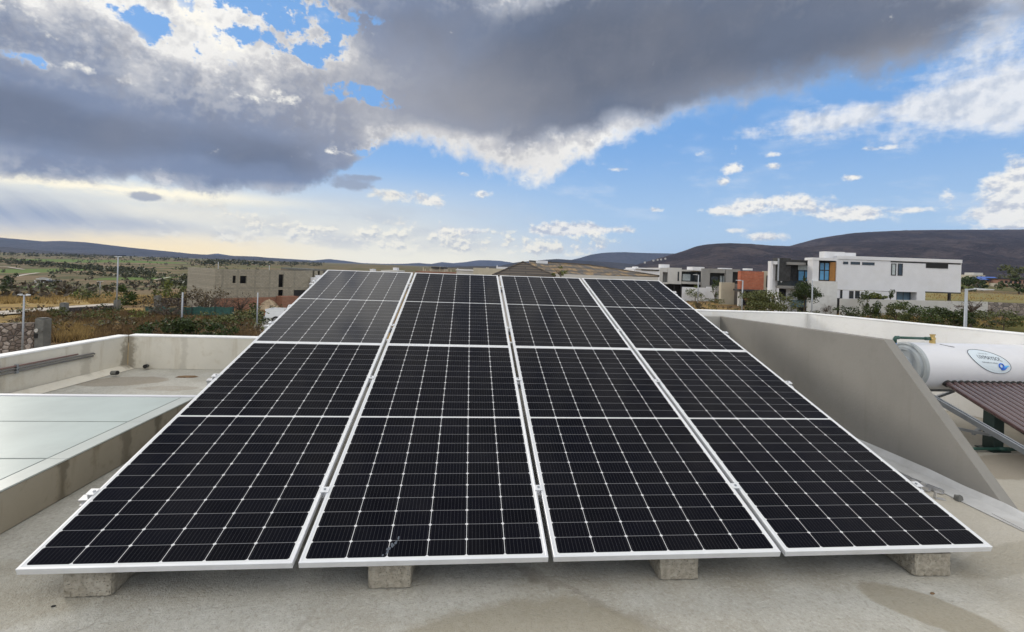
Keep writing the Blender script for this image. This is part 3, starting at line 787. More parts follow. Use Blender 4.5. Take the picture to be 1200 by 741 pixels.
# rails, posts, clamps
RV = (0.45, 1.67, 2.72, 4.05)
AW = 4 * PW + 3 * GX
MF = thing("mounting_frame", "silver aluminium rails and legs carrying the tilted solar panels", "mounting frame", (AW / 2, 0, ZR))
def mf(mb): mb.v = [p - Vector((AW / 2, 0, ZR)) for p in mb.v]; return mb
for v in RV:
    mb = MB()
    for (n0, n1, v0, v1) in ((-FH - .010, -FH - .001, -.02, .02), (-FH - .042, -FH - .033, -.02, .02), (-FH - .033, -FH - .010, -.007, .007)):
        i = [on_array(u, v + vv, nn) for u in (-0.075, AW + 0.055) for vv, nn in ((v0, n0), (v1, n0), (v1, n1), (v0, n1))]
        mb.hexa(i[:4], i[4:])
    mf(mb).build("rail", M['rail'], MF)
    for x in (0.26, 1.556, 2.96, 4.30):
        top = on_array(x, v, -FH - .043); zb = -0.036 if v < 1 else ZR + 0.003
        if v > 2.5 and v < 3: continue
        mb = MB(); mb.box(x - .02, x + .02, top.y - .02, top.y + .02, zb, top.z + .003); mf(mb).build("leg", M['rail'], MF)
def clamp(label, u, v, end=0):
    t = thing("panel_clamp", label, "clamp", on_array(u, v, 0.002)); t.rotation_euler = (TILT, 0, 0); t["group"] = "clamps holding the panel edges"
    mb = MB()
    if end == 0: mb.box(-.022, .022, -.02, .02, 0, .004)
    else:
        mb.box(-.030 if end > 0 else -.012, .012 if end > 0 else .030, -.022, .022, 0, .004); s = -1 if end > 0 else 1
        mb.box(s * .018, s * .022, -.022, .022, -.034, -.001); mb.box(s * .0225, s * .045, -.022, .022, -.034, -.030)
    mb.build("plate", M['alu'], t, bevel=.001, seg=1)
    mb = MB(); mb.tube([(0, 0, .0042), (0, 0, .009)], .007, 6); mb.build("bolt", M['steel'], t)
nm = ("front", "second", "third", "rear")
for k, v in enumerate(RV):
    clamp("silver end clamp on the left edge of the array at the %s rail" % nm[k], -0.004, v, 1)
    clamp("silver end clamp on the right edge of the array at the %s rail" % nm[k], AW + 0.004, v, -1)
    for c in range(3):
        clamp("silver middle clamp in the %s gap between panel columns at the %s rail" % (("left", "middle", "right")[c], nm[k]), (c + 1) * PW + (c + .5) * GX, v)

# concrete blocks under the front edge
def rough_block():
    """a cast block with pitted faces and worn, chipped edges"""
    me = bpy.data.meshes.new("concrete_block"); bm = bmesh.new()
    bmesh.ops.create_cube(bm, size=1.0, matrix=Matrix.Translation((0, .2, .06)) @ Matrix.Diagonal((.2, .4, .12, 1)))
    bmesh.ops.subdivide_edges(bm, edges=bm.edges[:], cuts=22, use_grid_fill=True)
    for v in bm.verts:
        c = v.co; q = Vector((abs(c.x) / .1, abs(c.y - .2) / .2, abs(c.z - .06) / .06))
        near = sorted(q)[1]                                  # 1 on an edge
        n1 = noise.noise(c * 38.0); n2 = noise.noise(c * 14.0 + Vector((3, 1, 7))); n3 = noise.noise(c * 90.0)
        k = -.0022 * max(0, n3) - .0015 * n1
        if near > .93: k -= (near - .93) / .07 * (.004 + .010 * max(0.0, n2) + .003 * n1)
        d = Vector((c.x / .1, (c.y - .2) / .2, (c.z - .06) / .06)); m_ = max(abs(d.x), abs(d.y), abs(d.z))
        dr = Vector([math.copysign(1, e) if abs(e) > .93 else 0 for e in d]); dr = dr.normalized() if dr.length else d.normalized()
        v.co = c + dr * k
        if v.co.z < .004: v.co.z = 0.0
    bm.to_mesh(me); bm.free(); me.materials.append(M['block'])
    o = bpy.data.objects.new("concrete_block", me); COL.objects.link(o); return o
B0 = None
for x, y, rz, lab in ((0.252, 0.045, 0.02, "pitted concrete block under the front left corner of the solar panels"),
                  (1.556, 0.045, -0.01, "pitted concrete block under the second solar panel from the left"),
                  (2.958, 0.048, -0.01, "pitted concrete block under the third solar panel from the left"),
                  (4.30, 0.020, -0.03, "pitted concrete block near the front right corner of the solar panels")):
    if B0 is None:
        o = rough_block(); o.location = (x, y, ZR + .003); o.rotation_euler = (0, 0, rz); B0 = o
    else:
        o = B0.copy(); COL.objects.link(o); o.location = (x, y, ZR + .003); o.rotation_euler = (0, 0, rz)
    tag(o, lab, "concrete block", "concrete blocks ballasting the array")

# ------------------------------------------------------------------ grey wall on the right with its slanted end
t = thing("grey_wall", "grey plastered wall with a slanted front end between panels and water heater", "wall", (5.505, 0.63, ZR))
prof = [(0.63, ZR + .002), (1.62, 0.842), (4.13, 0.768), (4.40, 0.762), (4.40, ZR + .002)]
mb = MB(); mb.hexa([(0, y - .63, z - ZR) for y, z in prof], [(0.09, y - .63, z - ZR) for y, z in prof]); mb.build("wall", M['grey_wall'], t, bevel=.004)
mb = MB(); q = [(4.30, ZR + .002), (4.30, 0.763), (4.40, 0.763), (4.40, ZR + .002)]
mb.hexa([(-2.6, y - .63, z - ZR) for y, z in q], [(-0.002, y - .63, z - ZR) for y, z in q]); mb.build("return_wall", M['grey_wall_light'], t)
# membrane strip folded up at its foot
mb = MB(); r3 = random.Random(4)
e1 = []; e2 = []; e3 = []
for k in range(15):
    y = 0.40 + k * 0.26
    e1.append(Vector((5.503 if y > .62 else 5.55, y, ZR + .055 + r3.uniform(-.006, .006)))); e2.append(Vector((5.462, y, ZR + .013))); e3.append(Vector((5.33 + r3.uniform(-.012, .012), y, ZR + .006)))
    if y < .62: e1[-1].z = ZR + .012
b0 = Vector((5.45, .6, ZR)); rows = [[mb.vert(p - b0) for p in e] for e in (e3, e2, e1)]
low = [[mb.vert(p - b0 - Vector((-.0, 0, .004))) for p in e] for e in (e3, e2, e1)]
for k in range(14):
    for a in (0, 1): mb.face((rows[a][k], rows[a + 1][k], rows[a + 1][k + 1], rows[a][k + 1])); mb.face((low[a][k], low[a][k + 1], low[a + 1][k + 1], low[a + 1][k]))
    mb.face((rows[0][k], rows[0][k + 1], low[0][k + 1], low[0][k]))
tag(mb.build("membrane_strip", M['membrane'], loc=b0), "light grey waterproofing strip along the foot of the grey wall", "membrane strip")
mb = MB(); mb.box(-.33, .10, -.30, 0, 0, .006); o = mb.build("membrane_sheet", M['membrane'], loc=(5.68, 0.575, ZR + .006), rotz=-0.1)
tag(o, "loose end of grey membrane lying before the slanted end of the grey wall", "membrane")
# aluminium off-cuts and brackets lying there
for (x0, y0, x1, y1, lab) in ((5.30, 0.88, 5.14, 1.62, "longer aluminium off-cut lying beside the right edge of the array"), (5.24, 0.92, 5.05, 1.5, "shorter aluminium off-cut lying next to the array edge")):
    a = Vector((x0, y0, ZR + .02)); b = Vector((x1, y1, ZR + .02)); mb = MB(); L = (b - a).length
    mb.box(-.016, .016, 0, L, -.014, -.010); mb.box(-.016, -.012, 0, L, -.0098, .014); mb.box(.012, .016, 0, L, -.0098, .014)
    tag(mb.build("aluminium_offcut", M['rail'], loc=a, rotz=atan2(-(x1 - x0), y1 - y0)), lab, "metal off-cut", "aluminium off-cuts by the array")
for (x, y, rz, lab) in ((5.25, 0.97, .5, "bent aluminium bracket standing at the end of the off-cuts"), (5.20, 1.02, 1.2, "bent aluminium bracket leaning beside the off-cuts"), (5.21, 0.82, -.4, "lone bent aluminium bracket on the bare roof nearest the mortar lump")):
    mb = MB(); mb.box(-.03, .03, -.016, .016, .002, .006); mb.box(-.03, -.026, -.016, .016, .0062, .05); mb.box(-.0258, .0, -.016, .016, .046, .05)
    tag(mb.build("bracket", M['rail'], loc=(x, y, ZR), rotz=rz), lab, "bracket", "aluminium brackets by the array")

# ------------------------------------------------------------------ white parapet on the right
wall_strip("parapet_wall", "tall white parapet bending round the roof behind the water heater",
    [(2.95, 4.44), (6.93, 4.43), (7.70, 2.68), (8.7, 0.35), (10.6, -4.1)], ZR + .002, 0.84, 0.14, M['white_par'], M['coping'], 1, 0.02)

# ------------------------------------------------------------------ solar water heater
HX, HY, HZ, HR = 6.40, 2.30, 0.490, 0.236
H = thing("water_heater", "white cylindrical solar water heater tank with brown glass tubes by the right parapet", "water heater", (HX, HY, ZR))
def hb(mb): mb.v = [p - Vector((HX, HY, ZR)) for p in mb.v]; return mb
TL = 1.42
mb = MB(); mb.lathe_x([(HX + .03, HR - .004), (HX + .03, HR), (HX + TL, HR), (HX + TL, HR - .004)], HY, HZ, 64); o = hb(mb).build("tank", M['white_metal'], H, smooth=True)
m_ = o.modifiers.new("edges", 'EDGE_SPLIT'); m_.split_angle = radians(40)
for s, x0 in ((-1, HX + .029), (1, HX + TL + .001)):
    mb = MB(); mb.lathe_x([(x0, HR + .004), (x0 + s * .03, HR + .004), (x0 + s * .036, HR - .012), (x0 + s * .030, HR - .03), (x0 + s * .05, HR - .045), (x0 + s * .052, HR - .075), (x0 + s * .036, HR - .082), (x0 + s * .036, HR - .14), (x0 + s * .055, HR - .15), (x0 + s * .058, .01)], HY, HZ, 56)
    o = hb(mb).build("end_cap", M['cap'], H, smooth=True); m_ = o.modifiers.new("edges", 'EDGE_SPLIT'); m_.split_angle = radians(30)
td = Vector((0, -cos(radians(20.5)), -sin(radians(20.5))))
NT = 17
for k in range(NT):
    x = 6.655 + k * 0.0725
    a = Vector((x, HY - .195, HZ - .130)); b = a + td * 1.58
    if x > HX + TL: break
    mb = MB(); mb.tube([a - td * .03, a + td * .01, b - td * .03, b - td * .008, b], [.0265, .0265, .0265, .020, .006], 16)
    tb = hb(mb).build("vacuum_tube", M['tube'], H, smooth=True)
    mb = MB(); mb.tube([a - td * .02, a + td * .022], .036, 14); hb(mb).build("seal_ring", M['rubber'], tb, smooth=True)
# side rails and frame
def bar(a, b, w, h, name, mt, parent=H, up=Vector((0, 0, 1))):
    a = Vector(a); b = Vector(b); d = (b - a).normalized(); s = d.cross(up).normalized(); n = s.cross(d)
    mb = MB(); q = [(-w, -h), (w, -h), (w, h), (-w, h)]
    mb.hexa([a + s * i + n * j for i, j in q], [b + s * i + n * j for i, j in q]); return hb(mb).build(name, M[mt], parent)
ra = Vector((6.45, HY - .02, 0.295)); rd = Vector((0, -cos(radians(19.5)), -sin(radians(19.5))))
for x in (6.45, HX + TL - .06):
    a = Vector((x, ra.y, ra.z)); b = a + rd * 1.62; b.z = max(b.z, ZR + .02)
    for dx_, w_ in ((-.018, .009), (.018, .009)): bar(a + Vector((dx_, 0, 0)), b + Vector((dx_, 0, 0)), w_, .022, "side_rail", 'steel')
    bar(a + Vector((0, 0, -.010)), b + Vector((0, 0, -.010)), .0088, .010, "rail_web", 'steel')
    bar((x, HY + .30, ZR + .004), (x, HY + .12, HZ - .235), .018, .018, "rear_leg", 'steel')
    bar((x, HY - .14, HZ - .235), (x, HY + .14, HZ - .235), .02, .012, "cradle", 'steel')
    bar((x + .03, HY - .75, 0.035), (x + .03, HY + .26, ZR + .06), .012, .012, "brace", 'steel')
bar((6.45, HY + .10, 0.215), (HX + TL - .06, HY + .10, 0.215), .014, .014, "cross_bar", 'steel')
bar((6.47, HY + .12, 0.20), (7.0, HY + .27, ZR + .05), .012, .012, "diagonal_brace", 'steel')
bar((6.47, HY + .27, ZR + .05), (7.1, HY + .12, 0.20), .012, .012, "diagonal_brace", 'steel')
bar((6.47, HY - .62, 0.0), (7.75, HY - .05, 0.20), .012, .012, "diagonal_brace", 'steel')
# label on the tank: an oval with lettering and a blue swirl, bent round the cylinder
def on_tank(x, s, lift=.0025):
    """x along the tank, s arc length up from the side facing the array front"""
    a = s / HR; return Vector((x, HY - (HR + lift) * cos(a), HZ + (HR + lift) * sin(a)))
LX, LS = 7.115, 0.105
def oval(k, n=56):
    r = []
    for j in range(n):
        a = 2 * pi * j / n; r.append((LX + k * (.205 * cos(a) - .014 * sin(a) * sin(a)), LS + k * .112 * sin(a) - .058 * k * cos(a)))
    return r
mb = MB(); c_ = mb.vert(on_tank(LX, LS, .003)); prev = None
rings = [[mb.vert(on_tank(x, s, .003)) for x, s in oval(k)] for k in (.25, .5, .75, 1.0)]
for j in range(56): mb.face((c_, rings[0][j], rings[0][(j + 1) % 56]))
for a_, b_ in zip(rings[:-1], rings[1:]):
    for j in range(56): mb.face((a_[j], b_[j], b_[(j + 1) % 56], a_[(j + 1) % 56]))
lab_o = hb(mb).build("label", M['sticker'], H)
mb = MB(); mb.tube([on_tank(x, s, .004) for x, s in oval(1.0)] + [on_tank(*oval(1.0)[0], .004)], .0022, 6, cap=False); hb(mb).build("label_border", M['ink'], lab_o)
def lettering(body, x0, s0, size, mt, slope=0.0, stretch=1.0):
    cu = bpy.data.curves.new("lettering", 'FONT'); cu.body = body; cu.size = size; cu.resolution_u = 2
    o = bpy.data.objects.new("lettering", cu); COL.objects.link(o)
    dg = bpy.context.evaluated_depsgraph_get(); me = bpy.data.meshes.new_from_object(o.evaluated_get(dg))
    bpy.data.objects.remove(o)
    for v in me.vertices:
        p = on_tank(x0 + v.co.x * stretch, s0 + v.co.y + slope * v.co.x, .0048) - Vector((HX, HY, ZR)); v.co = p
    me.materials.clear(); me.materials.append(M[mt])
    o = bpy.data.objects.new("lettering", me); COL.objects.link(o); o.parent = lab_o
lettering("UXMAYSOL.", LX - .128, LS + .022, .054, 'ink', -.10, .88)
lettering("Calentador solar", LX - .095, LS + .072, .015, 'ink', -.08)
lettering("Calentadores solares", LX - .105, LS - .022, .020, 'ink', -.06)
def swirl(pts, r, mt):
    mb = MB(); mb.tube([on_tank(x, s, .006) for x, s in pts], r, 8); hb(mb).build("swirl", M[mt], lab_o, smooth=True)
q = [(LX + .098 + .024 * cos(a), LS - .052 + .022 * sin(a)) for a in [k * .5 for k in range(14)]]
swirl(q, .0060, 'blue_ink')
swirl([(LX + .092, LS - .088), (LX + .118, LS - .086), (LX + .142, LS - .072), (LX + .158, LS - .060)], [.006, .010, .008, .004], 'blue_ink')
swirl([(LX + .120, LS - .070), (LX + .150, LS - .058), (LX + .180, LS - .052)], [.006, .010, .004], 'sky_ink')

# green supply pipe over the tank's left end
vx = 6.70; zt = HZ + HR
SP = thing("supply_pipe", "dark green water pipe with blue sleeve and brass valve on top of the tank", "pipe", (vx, HY, zt))
def sp(mb): mb.v = [p - Vector((vx, HY, zt)) for p in mb.v]; return mb
zp = zt + .045; xl = 6.275
mb = MB(); mb.tube([(vx - .06, HY, zp), (xl + .03, HY, zp + .004)], .0135, 12); sp(mb).build("pipe", M['green_pipe'], SP, smooth=True)
mb = MB(); mb.tube([(xl + .045, HY, zp + .004), (xl + .012, HY, zp + .003), (xl, HY, zp - .010), (xl, HY, zp - .05)], [.018, .019, .019, .018], 12); sp(mb).build("elbow", M['green_pipe'], SP, smooth=True)
mb = MB(); mb.tube([(xl, HY, zp - .051), (xl, HY, zp - .30)], .0165, 12); sp(mb).build("blue_sleeve", M['blue_pipe'], SP, smooth=True)
mb = MB(); mb.tube([(xl, HY, zp - .301), (xl, HY, ZR + .03), (xl + .05, HY, ZR + .03), (xl + .4, HY, ZR + .03)], .0135, 10); sp(mb).build("down_pipe", M['green_pipe'], SP, smooth=True)
mb = MB(); mb.tube([(vx - .085, HY, zp), (vx - .03, HY, zp)], .018, 12); sp(mb).build("coupling", M['green_pipe'], SP, smooth=True)
mb = MB(); mb.tube([(vx - .029, HY, zp), (vx + .02, HY, zp)], .020, 8); mb.tube([(vx, HY, zt - .004), (vx, HY, zp + .035)], [.028, .018], 8); mb.box(vx - .03, vx + .03, HY - .006, HY + .006, zp + .034, zp + .046); sp(mb).build("valve", M['brass'], SP)
mb = MB(); mb.tube([(vx + .03, HY - .05, zt - .004), (vx + .08, HY - .085, zt - .014), (vx + .13, HY - .11, zt - .022)], .0022, 6); sp(mb).build("wire", M['rubber'], SP)

# dark green post and floor pipe below the tubes
t = thing("steel_post", "dark green steel post standing on the roof under the glass tubes", "post", (6.72, 1.72, ZR))
mb = MB(); mb.box(-.052, .052, -.05, .05, .012, .36); mb.build("post", M['post_green'], t, bevel=.006)
mb = MB(); mb.box(-.09, .09, -.08, .08, .002, .0118); mb.build("base_plate", M['post_green'], t)
t = thing("floor_pipe", "dark green pipe lying on the roof at the foot of the post", "pipe", (6.6, 1.66, ZR))
mb = MB(); mb.tube([(-1.0, .02, .03), (.0, .0, .03), (.35, -.02, .03)], .014, 10); mb.build("pipe", M['green_pipe'], t, smooth=True)
mb = MB(); mb.tube([(.10, -.005, .03), (.20, -.01, .03)], .02, 10); mb.build("coupling", M['green_pipe'], t, smooth=True)

# ================================================================== the land
def hor(px): return CY + math.tan(radians(1.9563)) * (px - CX)
def cf(px, depth): return (px - CX) / F_PX * depth        # metres to the right of the view axis (small roll left out)
RT = Vector((cos(YAW), -sin(YAW), 0)); FD = Vector((sin(YAW), cos(YAW), 0))
def world(a, d, z): p = CAM + RT * a + FD * d; return Vector((p.x, p.y, z))
COLS = [
    (-300, [(8, -3.8), (22, -3.8), (44, -4.6), (75, -6.3), (150, -11.0), (280, -18.5), (450, -20), (900, -15), (2000, -6), (5000, -4), (13000, 0)]),
    (0,    [(8, -3.8), (22, -3.8), (44, -4.5), (75, -6.0), (150, -10.5), (280, -17.5), (450, -19), (900, -14), (2000, -5), (5000, -4), (13000, 0)]),
    (150,  [(8, -3.8), (25, -3.9), (55, -4.9), (75, -6.0), (150, -10.0), (280, -15.5), (450, -17), (900, -13), (2000, -5), (5000, -4), (13000, 0)]),
    (300,  [(8, -3.7), (31, -3.66), (65, -5.3), (120, -7.5), (280, -11.0), (450, -12), (900, -11), (2000, -6), (5000, -5), (13000, 0)]),
    (450,  [(8, -3.7), (30, -3.6), (65, -4.8), (120, -6.0), (280, -8.0), (450, -9), (900, -9), (2000, -6), (5000, -5), (13000, 0)]),
    (600,  [(8, -3.7), (30, -3.6), (65, -4.2), (120, -5.0), (280, -6.0), (900, -7), (2000, -6), (5000, -5), (13000, 0)]),
    (750,  [(8, -3.7), (30, -3.6), (65, -3.6), (95, -3.6), (280, -4.0), (900, -4), (2000, 0), (5000, 10), (13000, 10)]),
    (900,  [(8, -3.7), (30, -3.7), (63, -3.4), (95, -3.4), (200, -2.0), (500, 2), (1000, 8), (2000, 20), (13000, 20)]),
    (1050, [(8, -3.7), (20, -3.7), (45, -3.2), (58, -2.4), (80, -2.0), (150, -1.2), (300, 0.5), (600, 4), (1200, 12), (2000, 24), (13000, 24)]),
    (1200, [(8, -3.7), (20, -3.7), (45, -2.8), (60, -2.0), (80, -1.6), (150, -1.2), (300, 0.5), (600, 5), (1200, 14), (2000, 24), (13000, 24)]),
    (1600, [(8, -3.7), (20, -3.7), (45, -2.8), (60, -2.0), (80, -1.6), (150, -1.2), (300, 0.5), (600, 5), (1200, 14), (2000, 24), (13000, 24)])]
AZC = [math.atan((c[0] - CX) / F_PX) for c in COLS]
TAB = [[(math.log(d / cos(a)), z) for d, z in c[1]] for c, a in zip(COLS, AZC)]
def _row(t, l):
    if l <= t[0][0]: return t[0][1]
    for (a, za), (b, zb) in zip(t, t[1:]):
        if l <= b:
            s = (l - a) / (b - a); return za + (zb - za) * s
    return t[-1][1]
def tz_polar(a, r):
    l = math.log(max(r, 3.0))
    if a <= AZC[0]: return _row(TAB[0], l)
    if a >= AZC[-1]: return _row(TAB[-1], l)
    for k in range(len(AZC) - 1):
        if a <= AZC[k + 1]:
            s = (a - AZC[k]) / (AZC[k + 1] - AZC[k]); s = s * s * (3 - 2 * s)
            return _row(TAB[k], l) * (1 - s) + _row(TAB[k + 1], l) * s
def tz(a, d):
    """ground height at a metres right and d metres ahead of the camera"""
    return tz_polar(atan2(a, d), sqrt(a * a + d * d))
def gp(px, py, dmin=12.0, dmax=6000.0):
    """(a, d) of the ground seen at a pixel"""
    r = ray(px, py); h = Vector((r.dot(RT), r.dot(FD), r.z))
    d = dmin
    while d < dmax:
        if CAM.z + h.z * d <= tz(h.x * d, h.y * d): break
        d *= 1.01
    return h.x * d, h.y * d
def gw(a, d, dz=0.0): return world(a, d, tz(a, d) + dz)

# terrain sheet, a polar net round the house
def terrain_mat():
    m, nt, b = new_mat("dry_field")
    p = position(); x, y, z = sep(p)
    f0 = fbm(p, 0.004, 5, 0.6); f1 = fbm(p, 0.02, 6, 0.62); f2 = fbm(p, 0.12, 6, 0.65); f3 = fbm(p, 0.9, 5, 0.65)
    dist = Ex.op('SQRT', (x - CAM.x) * (x - CAM.x) + (y - CAM.y) * (y - CAM.y))
    gold = (0.30, 0.205, 0.075); brown = (0.135, 0.088, 0.048); green = (0.060, 0.075, 0.022); pale = (0.34, 0.27, 0.18); dark = (0.035, 0.034, 0.018)
    col = mixc(sstep(f2, 0.40, 0.60), brown, gold)
    col = mixc(sstep(f1, 0.50, 0.62) * 0.8, col, green)
    col = mixc(sstep(f3, 0.50, 0.70) * 0.55, col, dark)
    col = mixc(sstep(f2, 0.62, 0.74) * 0.5, col, pale)
    far = mixc(sstep(f1, 0.40, 0.58), (0.070, 0.072, 0.030), (0.190, 0.135, 0.082))
    far = mixc(sstep(f0, 0.50, 0.62) * 0.7, far, (0.095, 0.115, 0.036))
    far = mixc(sstep(f2, 0.48, 0.66) * 0.5, far, (0.048, 0.050, 0.022))
    col = mixc(sstep(dist, 95.0, 210.0), col, far)
    # mown greens of the golf course and the field beyond the big house
    u = (x - CAM.x) * RT.x + (y - CAM.y) * RT.y; v = (x - CAM.x) * FD.x + (y - CAM.y) * FD.y
    def ell(px, py, rx, ry):
        a, d = gp(px, py); du = (u - a) / rx; dv = (v - d) / ry
        return sstep(du * du + dv * dv + (f1 - .5) * 1.6, 1.05, 0.85)
    g = emax(emax(ell(12, 318, 46, 80), ell(188, 326, 22, 60)), emax(ell(8, 336, 22, 22), ell(115, 306, 160, 160)))
    g = emax(g, ell(195, 303, 200, 120))
    col = mixc(g * 0.9, col, (0.088, 0.150, 0.030))
    col = mixc(sstep(fbm(p, 0.05, 4), .45, .65) * g * 0.5, col, (0.10, 0.12, 0.035))
    y1 = emax(ell(1175, 347, 45, 26), ell(1120, 349, 30, 20))
    col = mixc(y1 * 0.75, col, (0.23, 0.20, 0.085))
    y2 = emax(emax(ell(60, 353, 30, 9), ell(150, 347, 20, 14)), ell(20, 352, 14, 7))
    col = mixc(y2 * 0.6 * sstep(f3, .66, .4), col, (0.36, 0.26, 0.10))
    nt.links.new(col, b.inputs['Base Color']); b.inputs['Roughness'].default_value = 1.0; b.inputs['Specular IOR Level'].default_value = 0.1
    bump(b, f3 + f2, 0.8, 0.3)
    return m
M['terrain'] = terrain_mat()
mb = MB(); radii = [0.0] + [3.0 * (13200.0 / 3.0) ** (k / 90.0) for k in range(91)]
NA = 240; rings = []
for k, r in enumerate(radii):
    if k == 0: continue
    row = []
    for j in range(NA):
        a = 2 * pi * j / NA - pi
        z = tz_polar(a, r)
        if 60 < r < 6000: z += (noise.noise((r * sin(a) * .012, r * cos(a) * .012, 0)) * min(1.0, r / 500.0)) * 1.4
        row.append(mb.vert(CAM.x + r * sin(a + YAW), CAM.y + r * cos(a + YAW), z))
    rings.append(row)
c0 = mb.vert(CAM.x, CAM.y, -3.8)
for j in range(NA): mb.face((c0, rings[0][(j + 1) % NA], rings[0][j]))
for k in range(len(rings) - 1):
    for j in range(NA): mb.face((rings[k][j], rings[k][(j + 1) % NA], rings[k + 1][(j + 1) % NA], rings[k + 1][j]))
tag(mb.build("ground", M['terrain'], smooth=True), kind='structure')

def ribbon(name, pix, w, mt, lift, kind='structure'):
    """a road strip along ground points seen at pixels (px, py)"""
    pts = [Vector((*gp(*q), 0)) for q in pix]; dense = []
    for a, b in zip(pts, pts[1:]):
        n = max(2, int((b - a).length / 3))
        dense += [a.lerp(b, k / n) for k in range(n)]
    dense.append(pts[-1]); mb = MB(); rows = []
    for k, p in enumerate(dense):
        d = (dense[min(k + 1, len(dense) - 1)] - dense[max(k - 1, 0)]).normalized(); s = Vector((d.y, -d.x, 0))
        row = []
        for q in (-1, -.5, 0, .5, 1):
            g = p + s * w / 2 * q; row.append(mb.vert(world(g.x, g.y, max(tz(g.x, g.y), tz(p.x, p.y)) + lift)))
        rows.append(row)
    for r0, r1 in zip(rows, rows[1:]):
        for j in range(4): mb.face((r0[j], r0[j + 1], r1[j + 1], r1[j]))
    return tag(mb.build(name, M[mt]), kind=kind)
ribbon("road", [(250, 425), (318, 388), (352, 372), (392, 356), (430, 347)], 6.0, 'asphalt', .06)
ribbon("road", [(760, 352), (800, 353), (850, 356), (905, 361), (960, 366)], 7.0, 'asphalt', .08)
ribbon("dirt_track", [(-60, 373), (0, 368.5), (40, 365), (75, 362), (140, 357)], 3.2, 'track', .12)
ribbon("golf_cart_path", [(-20, 312), (10, 314), (28, 317)], 3.0, 'track', .9)
ribbon("golf_cart_path", [(18, 325.5), (30, 323), (45, 321)], 3.2, 'track', .9)
ribbon("golf_cart_path", [(182, 329.5), (192, 327.5), (200, 326)], 2.2, 'track', .9)
ribbon("golf_cart_path", [(-10, 334), (6, 334.5), (14, 336)], 2.6, 'track', .5)

# ------------------------------------------------------------------ hills
def hill_mat(name, c1, c2, c3, s):
    m, nt, b = new_mat(name)
    p = position(); f1 = fbm(p, 0.004 * s, 6, 0.62); f2 = fbm(p, 0.03 * s, 5, 0.65)
    f3 = fbm(p, 0.11 * s, 3, 0.6)
    col = mixc(sstep(f1, 0.40, 0.60), c1, c2); col = mixc(sstep(f2, 0.44, 0.62) * 0.75, col, c3); col = mixc(sstep(f3, 0.55, 0.68) * 0.5, col, tuple(c * 1.5 for c in c2))
    nt.links.new(col, b.inputs['Base Color']); b.inputs['Roughness'].default_value = 1.0; b.inputs['Specular IOR Level'].default_value = 0.05
    bump(b, f2 + f3 * 0.4, 1.0, 14.0 / s)
    return m
def hill(line, depth, front, backw, mt, rough=0.05, seed=0, base=-40.0, step=4, ravines=1.0):
    """a real ridge: its crest passes through the skyline points at the given depth, with slopes before and behind"""
    mb = MB(); rows = []; xs = [p[0] for p in line]
    def sky(px):
        for (a, ya), (b, yb) in zip(line, line[1:]):
            if px <= b:
                s = (px - a) / (b - a); return ya + (yb - ya) * s
        return line[-1][1]
    prof = [(-1.0, 0.0), (-.85, .09), (-.7, .22), (-.55, .38), (-.42, .53), (-.3, .69), (-.2, .82), (-.1, .93), (0, 1.0), (.15, .98), (.4, .8), (.7, .4), (1.0, 0.0)]
    px = xs[0]
    while px <= xs[-1] + .1:
        zc = CAM.z + (hor(px) - sky(px)) * depth / F_PX
        zc += noise.noise((px * .16, seed, 2.0)) * depth * 0.0005 * rough * 20
        row = []
        for s, h in prof:
            d = depth + (front if s < 0 else backw) * s
            a = cf(px, depth) * (1.0 if s < 0 else 1.0 + s * backw / depth)
            if s < 0: a *= (1 + s * front / depth * 0.55)
            hh = h
            if -1 < s < 0:
                q = noise.noise((a * 0.0035 * (2600 / depth), s * 1.2, seed)) * .5 + noise.noise((a * 0.011 * (2600 / depth), s * 2.0, seed + 5)) * .3
                hh = h + q * ravines * .6 * (1 - abs(2 * h - 1)) - 0.10 * ravines * (1 - abs(2 * h - 1)) * max(0, q)
            row.append(mb.vert(world(a, d, base + (zc - base) * hh)))
        rows.append(row); px += step
    for r0, r1 in zip(rows, rows[1:]):
        for j in range(len(prof) - 1): mb.face((r0[j], r1[j], r1[j + 1], r0[j + 1]))
    return tag(mb.build("hills", mt, smooth=True), kind='structure')
hm_dark = hill_mat("dry_forest_hill", (0.036, 0.029, 0.032), (0.078, 0.062, 0.060), (0.022, 0.020, 0.022), 1.0)
hm_mid = hill_mat("far_scrub_hill", (0.040, 0.040, 0.044), (0.066, 0.062, 0.066), (0.03, 0.03, 0.035), 0.5)
hm_brown = hill_mat("brown_scrub_hill", (0.055, 0.048, 0.038), (0.085, 0.072, 0.055), (0.035, 0.033, 0.025), 1.0)
hill([(700, 324), (725, 318), (745, 310.5), (770, 303.2), (790, 297.4), (800, 294.4), (808, 291.4), (815, 288.8), (825, 286.8), (838, 285.6), (855, 285), (880, 286), (905, 288), (940, 289), (990, 285), (1100, 280), (1250, 282), (1500, 290), (1800, 310)], 2500, 1300, 900, hm_dark, 0.05, 3, 0.0)
hill([(860, 312), (890, 300), (915, 291), (935, 285.5), (955, 280), (975, 276.5), (1000, 273), (1030, 271.3), (1060, 270), (1100, 269.5), (1150, 269.3), (1200, 269), (1300, 270), (1450, 276), (1700, 290), (2000, 310)], 3300, 1500, 1200, hm_dark, 0.05, 9, 0.0)
hill([(560, 316), (590, 311), (605, 307.5), (622, 306), (640, 304.5), (652, 303.6), (670, 304.8), (700, 306.5), (730, 308.5), (760, 312), (800, 318)], 4200, 1200, 900, hm_mid, 0.03, 12, -10, 4, .6)
hill([(655, 312), (668, 305), (680, 302.2), (690, 299), (700, 297.2), (712, 296), (730, 295.6), (755, 296.6), (785, 297.2), (820, 298), (860, 303), (900, 315)], 8500, 1600, 1500, hm_mid, 0.02, 15, -10, 4, .5)
